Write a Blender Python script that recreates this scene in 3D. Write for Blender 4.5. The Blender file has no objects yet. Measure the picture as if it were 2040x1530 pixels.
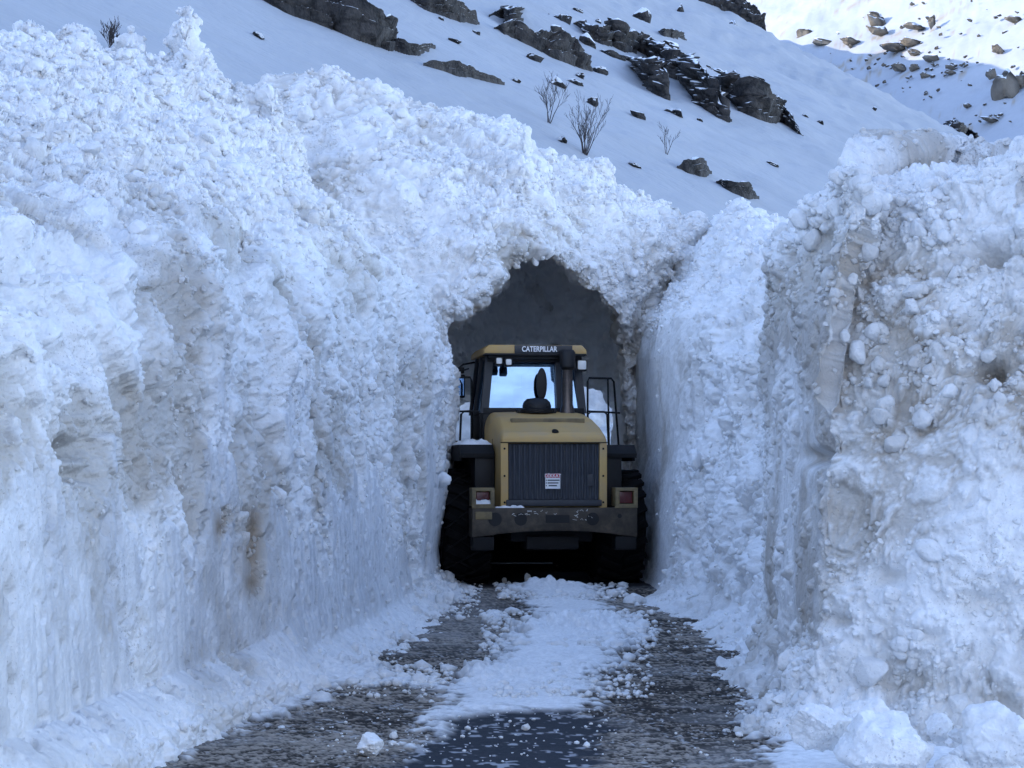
import bpy, bmesh, math, random
import numpy as np
from concurrent.futures import ThreadPoolExecutor
from mathutils import Vector, Matrix
random.seed(7)
scene = bpy.context.scene
COL = scene.collection
F = 4320.0            # focal length in reference pixels (2040 wide)
HZ = 933.0            # horizon row
CH = 1.6              # camera height

# ------------------------------------------------------------------ helpers
def pmap(fn, *arrs):
    n = len(arrs[0]); k = max(1, min(16, n // 20000))
    if k == 1: return fn(*arrs)
    idx = np.array_split(np.arange(n), k)
    with ThreadPoolExecutor(4) as ex:
        r = list(ex.map(lambda i: fn(*[a[i] for a in arrs]), idx))
    if isinstance(r[0], tuple): return tuple(np.concatenate(q) for q in zip(*r))
    return np.concatenate(r)

def hsh(ix, iy, iz, seed):
    h = (ix.astype(np.uint32) * np.uint32(0x8da6b343)) ^ (iy.astype(np.uint32) * np.uint32(0xd8163841)) ^ (iz.astype(np.uint32) * np.uint32(0xcb1ab31f)) ^ np.uint32((seed * 0x9E3779B1) & 0xffffffff)
    h ^= h >> np.uint32(15); h = h * np.uint32(0x2c1b3c6d); h ^= h >> np.uint32(12)
    h = h * np.uint32(0x297a2d39); h ^= h >> np.uint32(15)
    return h

def _ax(i, k):
    return (i.astype(np.uint32) * np.uint32(k))
def _mix(h):
    h = h ^ (h >> np.uint32(15)); h *= np.uint32(0x2c1b3c6d); h ^= h >> np.uint32(12)
    h *= np.uint32(0x297a2d39); h ^= h >> np.uint32(15)
    return h
def _vn(P, seed):
    P = P.astype(np.float32)
    i = np.floor(P); f = P - i; i = i.astype(np.int32)
    f = f * f * f * (f * (f * 6 - 15) + 10)
    fx, fy, fz = f[:, 0], f[:, 1], f[:, 2]
    K = (0x8da6b343, 0xd8163841, 0xcb1ab31f)
    X = [_ax(i[:, 0], K[0])]; X.append(X[0] + np.uint32(K[0]))
    Y = [_ax(i[:, 1], K[1])]; Y.append(Y[0] + np.uint32(K[1]))
    Z = [_ax(i[:, 2], K[2]) ^ np.uint32((seed * 0x9E3779B1) & 0xffffffff)]
    Z.append(_ax(i[:, 2] + 1, K[2]) ^ np.uint32((seed * 0x9E3779B1) & 0xffffffff))
    k = np.float32(2.0 / 4294967295.0)
    r = []
    for c in (0, 1):
        q = []
        for b in (0, 1):
            yz = Y[b] ^ Z[c]
            v0 = _mix(X[0] ^ yz).astype(np.float32); v1 = _mix(X[1] ^ yz).astype(np.float32)
            q.append(v0 + (v1 - v0) * fx)
        r.append(q[0] + (q[1] - q[0]) * fy)
    return (r[0] + (r[1] - r[0]) * fz) * k - np.float32(1)
def vn(P, scale=1.0, seed=0):
    return pmap(lambda p: _vn(p * scale, seed), P)
def fbm(P, scale=1.0, seed=0, oct=4, gain=.5):
    o = 0; a = 1.0; s = 0
    for k in range(oct):
        o = o + a * vn(P, scale * 2.03 ** k, seed + 31 * k); s += a; a *= gain
    return o / s

def _domes(P, seed, rmin, rmax):
    i0 = np.floor(P - .5).astype(np.int64)
    best = np.zeros(len(P), np.float32); bid = np.zeros(len(P), np.float32)
    for a in (0, 1):
        for b in (0, 1):
            for c in (0, 1):
                x = i0[:, 0] + a; y = i0[:, 1] + b; z = i0[:, 2] + c
                h = hsh(x, y, z, seed)
                jx = (h & np.uint32(1023)).astype(np.float32) / 1023
                jy = ((h >> np.uint32(10)) & np.uint32(1023)).astype(np.float32) / 1023
                jz = ((h >> np.uint32(20)) & np.uint32(1023)).astype(np.float32) / 1023
                h2 = hsh(x, y, z, seed + 77)
                r = rmin + (rmax - rmin) * (h2 & np.uint32(1023)).astype(np.float32) / 1023
                sx = .75 + .5 * ((h2 >> np.uint32(10)) & np.uint32(1023)).astype(np.float32) / 1023
                dx = np.abs(P[:, 0] - x - jx) * sx; dy = np.abs(P[:, 1] - y - jy); dz = np.abs(P[:, 2] - z - jz) * (2 - sx)
                q = r * r - (dx ** 2.0 + dy ** 2.0 + dz ** 2.0)
                m = q > best
                best = np.where(m, q, best); bid = np.where(m, (h2 >> np.uint32(20)).astype(np.float32) / 4095, bid)
    return np.sqrt(best).astype(np.float32), bid
def domes(P, cell, seed, rmin=.25, rmax=.5):
    """height (in metres) of two interleaved layers of random round lumps, and a random id"""
    h1, b1 = pmap(lambda p: _domes(p / cell, seed, rmin, rmax), P)
    h2, b2 = pmap(lambda p: _domes(p / cell + 17.37, seed + 5, rmin, rmax), P)
    m = h2 > h1
    return np.where(m, h2, h1) * cell, np.where(m, b2, b1)

def sst(a, b, x):
    t = np.clip((x - a) / (b - a), 0, 1); return t * t * (3 - 2 * t)
def smin(a, b, k):
    h = np.clip(.5 + .5 * (b - a) / k, 0, 1); return b * (1 - h) + a * h - k * h * (1 - h)

def rubble(P, lv, seed, warp=.35):
    """sum of lump layers; lv = [(cell, amp)], returns displacement, cavity(0..1), chunk tint"""
    big = lv[0][0]
    W = np.stack([vn(P, 1.6 / big, seed + 1), vn(P, 1.6 / big, seed + 2), vn(P, 1.6 / big, seed + 3)], 1) * big * warp * .5
    W += np.stack([vn(P, 7 / big, seed + 4), vn(P, 7 / big, seed + 5), vn(P, 7 / big, seed + 6)], 1) * big * warp * .13
    Q = (P + W).astype(np.float32)
    D = np.zeros(len(P), np.float32); cav = np.zeros(len(P), np.float32); tint = np.zeros(len(P), np.float32); ws = 0
    for k, (cell, amp) in enumerate(lv):
        h, b = domes(Q, cell, seed + 100 * k)
        m = .45 + .75 * sst(-.35, .35, vn(P, .55 / cell, seed + 9 + k)) if k else 1.0
        D += h * amp * m
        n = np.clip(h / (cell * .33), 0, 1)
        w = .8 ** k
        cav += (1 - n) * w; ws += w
        tint += (b - .5) * w
    return D, cav / ws, tint / ws

def grid_normals(P, nr, nc):
    G = P.reshape(nr, nc, 3)
    du = np.gradient(G, axis=1); dv = np.gradient(G, axis=0)
    n = np.cross(du, dv); n /= np.linalg.norm(n, axis=2, keepdims=True) + 1e-9
    return n.reshape(-1, 3)

def smooth_rows(G, it):
    for _ in range(it):
        H = G.copy()
        H[1:-1] = .25 * G[:-2] + .5 * G[1:-1] + .25 * G[2:]
        G = H
    return G

def mesh_from(name, V, Fq, mat, col=None, smooth=True, parent=None, tri=False):
    """numpy verts + faces (n,4) or (n,3) -> one linked mesh object"""
    me = bpy.data.meshes.new(name)
    V = np.asarray(V, np.float32); Fq = np.asarray(Fq, np.int32)
    k = Fq.shape[1]
    me.vertices.add(len(V)); me.vertices.foreach_set('co', V.ravel())
    me.loops.add(Fq.size); me.loops.foreach_set('vertex_index', Fq.ravel())
    me.polygons.add(len(Fq)); me.polygons.foreach_set('loop_start', np.arange(0, Fq.size, k, dtype=np.int32))
    me.polygons.foreach_set('loop_total', np.full(len(Fq), k, np.int32))
    me.update(calc_edges=True)
    if smooth is True: me.polygons.foreach_set('use_smooth', np.ones(len(Fq), bool))
    elif smooth is not False: me.polygons.foreach_set('use_smooth', smooth)
    if col is not None:
        a = me.color_attributes.new('Col', 'FLOAT_COLOR', 'POINT')
        c = np.ones((len(V), 4), np.float32); c[:, :col.shape[1]] = col
        a.data.foreach_set('color', c.ravel())
    me.materials.append(mat)
    o = bpy.data.objects.new(name, me); COL.objects.link(o)
    if parent: o.parent = parent
    return o
def grid_faces(nr, nc, flip=False):
    a = (np.arange(nr - 1)[:, None] * nc + np.arange(nc - 1)[None, :]).ravel()
    f = np.stack([a, a + 1, a + nc + 1, a + nc], 1)
    return f[:, ::-1] if flip else f

def tag(o, label=None, cat=None, group=None, kind=None):
    if label: o['label'] = label
    if cat: o['category'] = cat
    if group: o['group'] = group
    if kind: o['kind'] = kind
    return o
def empty(name, loc=(0, 0, 0), rz=0):
    o = bpy.data.objects.new(name, None); COL.objects.link(o)
    o.location = loc; o.rotation_euler = (0, 0, rz); o.empty_display_size = .2
    return o

# ------------------------------------------------------------------ materials
def nodes(name):
    m = bpy.data.materials.new(name); m.use_nodes = True
    nt = m.node_tree; b = nt.nodes['Principled BSDF']
    return m, nt, b
def nd(nt, t, **kw):
    n = nt.nodes.new(t)
    for k, v in kw.items():
        if k in n.inputs: n.inputs[k].default_value = v
        else: setattr(n, k, v)
    return n
def bump(nt, b, layers, strength=.5):
    """layers = [(scale, distance)] object space noise bumps chained"""
    tc = nd(nt, 'ShaderNodeTexCoord'); prev = None
    for sc, dist, det in layers:
        n = nd(nt, 'ShaderNodeTexNoise'); n.inputs['Scale'].default_value = sc; n.inputs['Detail'].default_value = det
        nt.links.new(tc.outputs['Object'], n.inputs['Vector'])
        bp = nd(nt, 'ShaderNodeBump'); bp.inputs['Strength'].default_value = strength; bp.inputs['Distance'].default_value = dist
        nt.links.new(n.outputs['Fac'], bp.inputs['Height'])
        if prev: nt.links.new(prev.outputs['Normal'], bp.inputs['Normal'])
        prev = bp
    nt.links.new(prev.outputs['Normal'], b.inputs['Normal'])
def snow_mat(name, layers, tint=(1, 1, 1), rough=.65, mottle=.12, sc=9, grit=.4, spec=.25):
    m, nt, b = nodes(name)
    at = nd(nt, 'ShaderNodeVertexColor', layer_name='Col')
    tc = nd(nt, 'ShaderNodeTexCoord')
    n = nd(nt, 'ShaderNodeTexNoise'); n.inputs['Scale'].default_value = sc; n.inputs['Detail'].default_value = 6
    nt.links.new(tc.outputs['Object'], n.inputs['Vector'])
    mr = nd(nt, 'ShaderNodeMapRange'); mr.inputs['From Min'].default_value = .35; mr.inputs['From Max'].default_value = .65
    mr.inputs['To Min'].default_value = 1 - mottle; mr.inputs['To Max'].default_value = 1.0
    nt.links.new(n.outputs['Fac'], mr.inputs['Value'])
    mx = nd(nt, 'ShaderNodeMix', data_type='RGBA', blend_type='MULTIPLY'); mx.inputs['Factor'].default_value = 1
    nt.links.new(at.outputs['Color'], mx.inputs['A']); nt.links.new(mr.outputs['Result'], mx.inputs['B'])
    g1 = nd(nt, 'ShaderNodeTexNoise'); g1.inputs['Scale'].default_value = sc * 7; g1.inputs['Detail'].default_value = 3
    g2 = nd(nt, 'ShaderNodeTexNoise'); g2.inputs['Scale'].default_value = sc * .16; g2.inputs['Detail'].default_value = 3
    nt.links.new(tc.outputs['Object'], g1.inputs['Vector']); nt.links.new(tc.outputs['Object'], g2.inputs['Vector'])
    ga = nd(nt, 'ShaderNodeMath', operation='MULTIPLY_ADD'); ga.inputs[1].default_value = .55
    nt.links.new(g2.outputs['Fac'], ga.inputs[0]); nt.links.new(g1.outputs['Fac'], ga.inputs[2])
    gm = nd(nt, 'ShaderNodeMapRange'); gm.inputs['From Min'].default_value = .93; gm.inputs['From Max'].default_value = 1.03; gm.inputs['To Max'].default_value = grit
    nt.links.new(ga.outputs[0], gm.inputs['Value'])
    gx_ = nd(nt, 'ShaderNodeMix', data_type='RGBA'); gx_.inputs['B'].default_value = (.16, .14, .12, 1)
    nt.links.new(gm.outputs['Result'], gx_.inputs['Factor']); nt.links.new(mx.outputs['Result'], gx_.inputs['A'])
    nt.links.new(gx_.outputs['Result'], b.inputs['Base Color'])
    b.inputs['Roughness'].default_value = rough
    b.inputs['Specular IOR Level'].default_value = spec
    bump(nt, b, layers)
    return m
M = {}
M['snow'] = snow_mat('snow', [(16, .035, 6), (60, .016, 5)])
M['snow_lining'] = snow_mat('snow_lining', [(5, .10, 6), (30, .02, 4)], mottle=.10, sc=5, grit=0)
M['snow_far'] = snow_mat('snow_far', [(.5, .30, 6), (4, .06, 4)], mottle=.05, sc=.6, grit=.0)
M['road'] = snow_mat('road', [(45, .03, 5), (120, .012, 3)], rough=.9, mottle=.16, sc=22, grit=.2, spec=.1)

# ------------------------------------------------------------------ camera, sky, sun
cam = bpy.data.cameras.new('Camera'); co = bpy.data.objects.new('Camera', cam); COL.objects.link(co)
cam.sensor_width = 36; cam.lens = F / 2040 * 36; cam.clip_end = 3000; cam.clip_start = .1
co.location = (0, 0, CH); co.rotation_euler = (math.pi / 2, 0, 0); cam.shift_y = (HZ - 765) / 2040
scene.camera = co
SUN_EL = math.radians(18)
w = bpy.data.worlds.new('World'); scene.world = w; w.use_nodes = True
nt = w.node_tree; bg = nt.nodes['Background']
sky = nt.nodes.new('ShaderNodeTexSky'); sky.sky_type = 'NISHITA'; sky.sun_disc = False
sky.sun_elevation = SUN_EL; sky.sun_rotation = math.radians(-90); sky.altitude = 1800; sky.air_density = 1.0; sky.dust_density = .3; sky.ozone_density = 1.2
hs = nt.nodes.new('ShaderNodeMix'); hs.data_type = 'RGBA'; hs.blend_type = 'MULTIPLY'; hs.inputs['Factor'].default_value = 1
hs.inputs['B'].default_value = (1.03, .955, .99, 1)
nt.links.new(sky.outputs[0], hs.inputs['A']); nt.links.new(hs.outputs['Result'], bg.inputs[0]); bg.inputs[1].default_value = .66
sl = bpy.data.lights.new('Sun', 'SUN'); so = bpy.data.objects.new('Sun', sl); COL.objects.link(so)
sl.energy = 5; sl.angle = math.radians(.5); sl.color = (1, .93, .82)
so.rotation_euler = Vector((math.cos(SUN_EL), 0, -math.sin(SUN_EL))).to_track_quat('-Z', 'Y').to_euler()
so.location = (-60, 20, 80)
scene.view_settings.view_transform = 'Standard'; scene.view_settings.look = 'None'; scene.view_settings.exposure = 0
scene.render.engine = 'CYCLES'
scene.cycles.max_bounces = 16; scene.cycles.diffuse_bounces = 14; scene.cycles.glossy_bounces = 3
scene.cycles.use_denoising = True
scene.cycles.caustics_reflective = False; scene.cycles.caustics_refractive = False

# ------------------------------------------------------------------ terrain functions
SK_PX = [-200, 0, 120, 250, 350, 480, 600, 700, 850, 1000, 1050, 1075, 1120, 1200, 1250, 1400, 1440, 1500, 1560, 1640, 2040]
SK_PY = [90, 78, 100, 112, 118, 125, 110, 130, 172, 196, 204, 255, 276, 298, 340, 386, 395, 435, 468, 480, 500]
def skyline(X, Y):
    px = 1020 + F * X / Y
    return (HZ - np.interp(px, SK_PX, SK_PY)) / F
def cap_y(X): return np.interp(X, [-1.2, 1.4], [34.3, 36.0])
def ceilT(X, Y):
    return CH + skyline(X, Y) * np.minimum(Y, cap_y(X)) - .12 * np.maximum(Y - cap_y(X), 0)
A_, B_, C_ = -6.0, .48, .28
def hill(X, Y):
    X = np.asarray(X, float); Y = np.asarray(Y, float)
    Z = CH + A_ - B_ * X + C_ * Y
    drop = np.maximum(Y - 232, 0)
    Z = Z - np.minimum(drop, 130) * .5 * sst(.105, .125, X / Y)
    cap = np.interp(Y, [300, 440, 700], [520, 109, 109])  # unseen far crest, shaped to cast the shadow line on the mountain
    return np.minimum(Z, cap)
def hill_und(P):
    return fbm(P * np.array([.35, 1, 1]), .05, 3, 3) * .012 * P[:, 1] + fbm(P * np.array([1, .5, 2.2]), .5, 13, 4) * .0022 * P[:, 1]
def on_hill_v(px, py):
    """reference pixels -> points on the hillside, undulation included"""
    px = np.atleast_1d(np.asarray(px, float)); py = np.atleast_1d(np.asarray(py, float))
    x = (px - 1020) / F; d = C_ - B_ * x - (HZ - py) / F
    und = 0
    for _ in range(4):
        Y = np.where(d > .0255, (-A_ - und) / np.maximum(d, .0255), 235.0); Y = np.clip(Y, 5, 235)
        P = np.stack([x * Y, Y, hill(x * Y, Y)], 1); und = hill_und(P)
    return np.stack([x * Y, Y, P[:, 2] + und], 1)
def on_hill(px, py):
    return tuple(float(v) for v in on_hill_v(px, py)[0])
def g(px, py):
    """pixel -> point on the flat road"""
    Y = F * CH / (py - HZ); return (px - 1020) / F * Y, Y

SNOW = np.array([.885, .885, .88]); GREY = np.array([.56, .535, .495]); BROWN = np.array([.36, .29, .21])
def snow_col(P, cav, tint, dirt, cavk=.5, seed=0, brown=.25):
    n = fbm(P, 1.1, 900 + seed, 4)
    n2 = fbm(P, 4.5, 950 + seed, 3)
    d = np.clip(dirt * (.12 + 1.1 * sst(-.12, .38, n)) + .18 * n2 * dirt + cavk * sst(.45, .95, cav) * (.35 + .65 * sst(-.3, .3, n)) + tint * .25 * dirt, 0, 1)  # dirt, plus a cavity term that paints shade into the crevices
    bq = np.clip(d - .45, 0, 1) * brown * 2 * sst(-.1, .4, fbm(P, 2.2, 970 + seed, 3))
    c = SNOW[None] * (1 - d[:, None]) + GREY[None] * d[:, None]
    c = c * (1 - bq[:, None]) + BROWN[None] * bq[:, None]
    return c.astype(np.float32)

def loft(ctrl, counts, it=10):
    """ctrl (ncp, ncol, 3), rows per segment -> (nr, ncol, 3)"""
    rows = []
    for k, c in enumerate(counts):
        t = np.linspace(0, 1, c, endpoint=False)[:, None, None]
        rows.append(ctrl[k][None] * (1 - t) + ctrl[k + 1][None] * t)
    rows.append(ctrl[-1][None])
    return smooth_rows(np.concatenate(rows), it)

# ------------------------------------------------------------------ loose lumps frozen into a snow surface
_protos = {}
def lump_protos(sub, n=14):
    if sub in _protos: return _protos[sub]
    bm = bmesh.new(); bmesh.ops.create_icosphere(bm, subdivisions=sub, radius=1.0)
    V = np.array([v.co[:] for v in bm.verts]); Fc = np.array([[v.index for v in f.verts] for f in bm.faces]); bm.free()
    out = []
    for k in range(n):
        rg = np.random.RandomState(900 + k)
        q = V * (1 + .32 * fbm(V + k * 5.3, 1.0, 900 + k, 3) + .14 * vn(V + k, 2.6, 930 + k) + (.07 * vn(V + k, 6, 960 + k) + .05 * vn(V + k, 11, 980 + k) if sub > 2 else 0))[:, None]
        for _ in range(8):
            a = rg.normal(size=3); a /= np.linalg.norm(a); d = rg.uniform(.55, .92)
            q = q - a[None] * (np.maximum(q @ a - d, 0) * .9)[:, None]
        out.append(q * rg.uniform(.75, 1.25, 3)[None])
    _protos[sub] = (out, Fc); return _protos[sub]
def rand_rot(rg, n):
    q = rg.normal(size=(n, 4)); q /= np.linalg.norm(q, axis=1, keepdims=True); a, b, c, d = q.T
    return np.stack([np.stack([1 - 2 * (c * c + d * d), 2 * (b * c - a * d), 2 * (b * d + a * c)], 1), np.stack([2 * (b * c + a * d), 1 - 2 * (b * b + d * d), 2 * (c * d - a * b)], 1), np.stack([2 * (b * d - a * c), 2 * (c * d + a * b), 1 - 2 * (b * b + c * c)], 1)], 1)
def add_lumps(P2, N, Fq, c, nr, nc, weight, spec, seed, extra=None, rs=18.0):
    """append lumps to a sheet: spec = [(count, rmin, rmax, sub)]; returns triangles-as-quads free V, F(tri), col"""
    G = P2.reshape(nr, nc, 3)
    du = np.linalg.norm(np.gradient(G, axis=1), axis=2); dv = np.linalg.norm(np.gradient(G, axis=0), axis=2)
    base = (du * dv).ravel() * weight
    rg = np.random.RandomState(seed)
    Vs = [P2]; Cs = [c]; Fs = [np.concatenate([Fq[:, [0, 1, 2]], Fq[:, [0, 2, 3]]])]; n0 = len(P2); SMF = [np.ones(len(Fs[0]), bool)]
    for (cnt, r0, r1, sub, kk) in spec:
        w = np.maximum(base, 0) / np.maximum(P2[:, 1], 6) ** kk
        cl = np.clip(.18 + 1.6 * vn(P2, .7 / (r1 * 3), seed + sub) + .9 * vn(P2, 1.3, seed + 3), .03, 2.4); w = w * cl; w = w / w.sum()
        idx = np.searchsorted(np.cumsum(w), rg.rand(cnt)); idx = np.minimum(idx, len(P2) - 1)
        r = r0 * (r1 / r0) ** (rg.rand(cnt) ** 1.6) * np.clip(P2[idx, 1] / rs, .5, 1.25)
        protos, Fc = lump_protos(sub); R = rand_rot(rg, cnt); pk = rg.randint(0, len(protos), cnt)
        pos = P2[idx] + N[idx] * (r * rg.uniform(-.25, .45, cnt))[:, None]
        cc = c[idx]; cc = cc * .62 + .38 * (SNOW * .97)[None] * (1 - .22 * rg.rand(cnt, 1) ** 2)
        for k in range(len(protos)):
            m = np.where(pk == k)[0]
            if not len(m): continue
            v = np.einsum('nij,vj->nvi', R[m], protos[k]) * r[m][:, None, None] + pos[m][:, None, :]
            nv = v.shape[1]
            Vs.append(v.reshape(-1, 3)); Cs.append(np.repeat(cc[m], nv, 0))
            Fs.append((Fc[None] + (np.arange(len(m)) * nv)[:, None, None]).reshape(-1, 3) + n0); n0 += len(m) * nv; SMF.append(np.full(len(Fs[-1]), sub > 2))
    if extra is not None:
        pos, r = extra; protos, Fc = lump_protos(3); R = rand_rot(rg, len(r))
        for k in range(len(r)):
            v = protos[k % len(protos)] @ R[k].T * r[k] + pos[k]
            Vs.append(v); Cs.append(np.tile((SNOW * rg.uniform(.85, 1))[None], (len(v), 1))); Fs.append(Fc + n0); n0 += len(v); SMF.append(np.ones(len(Fc), bool))
    global LAST_SMOOTH
    LAST_SMOOTH = np.concatenate(SMF)
    return np.concatenate(Vs), np.concatenate(Fs), np.concatenate(Cs).astype(np.float32)
def tower(rg, x0, px, ptop, pbase, wt, wb, Y, n, r0, r1):
    t = rg.rand(n) ** .8; z0 = CH + (HZ - pbase) / F * Y; z1 = CH + (HZ - ptop) / F * Y
    hw = (wb + (wt - wb) * t) / F * Y * .5
    X = (px - 1020) / F * Y + hw * rg.uniform(-1, 1, n) + .12 * np.sin(t * 5) * hw
    A = np.stack([X, Y + hw * rg.uniform(-1, 1, n), z0 + (z1 - z0) * t], 1); r = r0 * (r1 / r0) ** (rg.rand(n) ** 1.8)
    tc = np.linspace(-.1, .93, 14); hc = (wb + (wt - wb) * tc) / F * Y * .5       # solid core
    Bc = np.stack([(px - 1020) / F * Y + .12 * np.sin(tc * 5) * hc, Y + 0 * tc, z0 + (z1 - z0) * tc], 1)
    return np.concatenate([A, Bc]), np.concatenate([r, hc * .68])
# ------------------------------------------------------------------ ground sheet
gs = np.array([(-900, -300, -.3), (900, -300, -.3), (900, 1200, -.3), (-900, 1200, -.3)], float)
o = mesh_from('ground', gs, np.array([[0, 1, 2, 3]]), M['snow_far'], np.tile(SNOW[None], (4, 1)).astype(np.float32)); tag(o, kind='structure')

# ------------------------------------------------------------------ hillside
def build_hill():
    nx, ny = 520, 420
    x = np.concatenate([np.linspace(-1.6, -.26, 60), np.linspace(-.255, .27, 400), np.linspace(.28, .8, 60)])
    t = np.linspace(0, 1, ny)
    y0 = np.interp(x, [-.08, -.04], [31.0, 46.0])
    Y = y0[None] * (620 / y0[None]) ** t[:, None]
    # finer just where it is seen
    X = x[None] * Y
    Z = hill(X, Y)
    P = np.stack([X, Y, Z], 2).reshape(-1, 3)
    und = hill_und(P)
    xr = P[:, 0] / P[:, 1]
    P[:, 2] += und
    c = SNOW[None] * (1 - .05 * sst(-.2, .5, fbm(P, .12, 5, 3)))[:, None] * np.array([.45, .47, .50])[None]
    # skirts: the near and the left edge go down into the ground
    G = P.reshape(ny, nx, 3); Cc = c.reshape(ny, nx, 3)
    def sk(a): q = a.copy(); q[..., 2] = -3; return q
    G = np.concatenate([sk(G[:1]), G, sk(G[-1:])], 0); Cc = np.concatenate([Cc[:1], Cc, Cc[-1:]], 0)
    G = np.concatenate([sk(G[:, :1]), G, sk(G[:, -1:])], 1); Cc = np.concatenate([Cc[:, :1], Cc, Cc[:, -1:]], 1)
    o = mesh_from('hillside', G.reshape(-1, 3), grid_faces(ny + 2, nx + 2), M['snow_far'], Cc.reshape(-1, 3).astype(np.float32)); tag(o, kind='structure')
    # added unseen slope left of the road, steepened to block the sun
    X, Y = np.meshgrid(np.linspace(-14, -260, 90), np.linspace(-120, 110, 80))
    Z = np.maximum(-4.4 + .48 * -X + .1 * Y, 0) * sst(-120, -40, Y) + .35 * (-X - 14) * sst(-120, -40, Y)
    P = np.stack([X, Y, Z], 2); P[:, :, 2] += (fbm(P.reshape(-1, 3), .05, 91, 4) * 3).reshape(X.shape) * sst(14, 40, -X) - .5
    P = np.concatenate([sk(P[:, :1]), P, sk(P[:, -1:])], 1); P = np.concatenate([sk(P[:1]), P, sk(P[-1:])], 0)
    o = mesh_from('hillside', P.reshape(-1, 3), grid_faces(82, 92, True), M['snow_far'], np.tile(SNOW[None], (82 * 92, 1)).astype(np.float32)); tag(o, kind='structure')
build_hill()

def mountain(X, Y):
    return CH - 203 + .6 * X + .5 * Y
def on_mountain(px, py):
    x = (px - 1020) / F; r = (HZ - py) / F
    Y = -203 / (r - .6 * x - .5); return x * Y, Y, mountain(x * Y, Y)
def build_mountain():
    nx, ny = 330, 300
    x = np.linspace(.07, .34, nx); Y = np.linspace(330, 900, ny)
    X = x[None] * Y[:, None]; YY = np.repeat(Y[:, None], nx, 1)
    P = np.stack([X, YY, mountain(X, YY)], 2).reshape(-1, 3)
    P[:, 2] += fbm(P, .02, 21, 4) * 5 + fbm(P, .12, 22, 4) * 1.3
    n = fbm(P * np.array([1.0, 1, 1.2]), .22, 24, 4); n2 = fbm(P, .03, 25, 3)
    n3 = fbm(P * np.array([1, .7, 1]), .7, 26, 3); d = .75 * sst(.30, .40, n + .3 * n2) * sst(-.1, .2, n3)
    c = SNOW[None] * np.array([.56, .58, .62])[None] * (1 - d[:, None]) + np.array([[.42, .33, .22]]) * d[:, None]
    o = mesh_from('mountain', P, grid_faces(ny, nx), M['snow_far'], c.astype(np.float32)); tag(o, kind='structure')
build_mountain()
def build_bounce_mountain():  # unseen slope added behind the camera to bounce sunlight onto the walls
    X, Y = np.meshgrid(np.linspace(-420, 620, 120), np.linspace(-190, -700, 80))
    Z = .72 * (-190 - Y) + .42 * X * sst(-190, -330, Y); Z = np.maximum(Z, -2)
    P = np.stack([X, Y, Z], 2).reshape(-1, 3)
    P[:, 2] += fbm(P, .015, 95, 5) * 16 * np.clip((-190 - P[:, 1]) / 100, 0, 1)
    o = mesh_from('mountain', P, grid_faces(80, 120, True), M['snow_far'], np.tile(SNOW[None], (len(P), 1)).astype(np.float32)); tag(o, kind='structure')
build_bounce_mountain()

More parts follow.
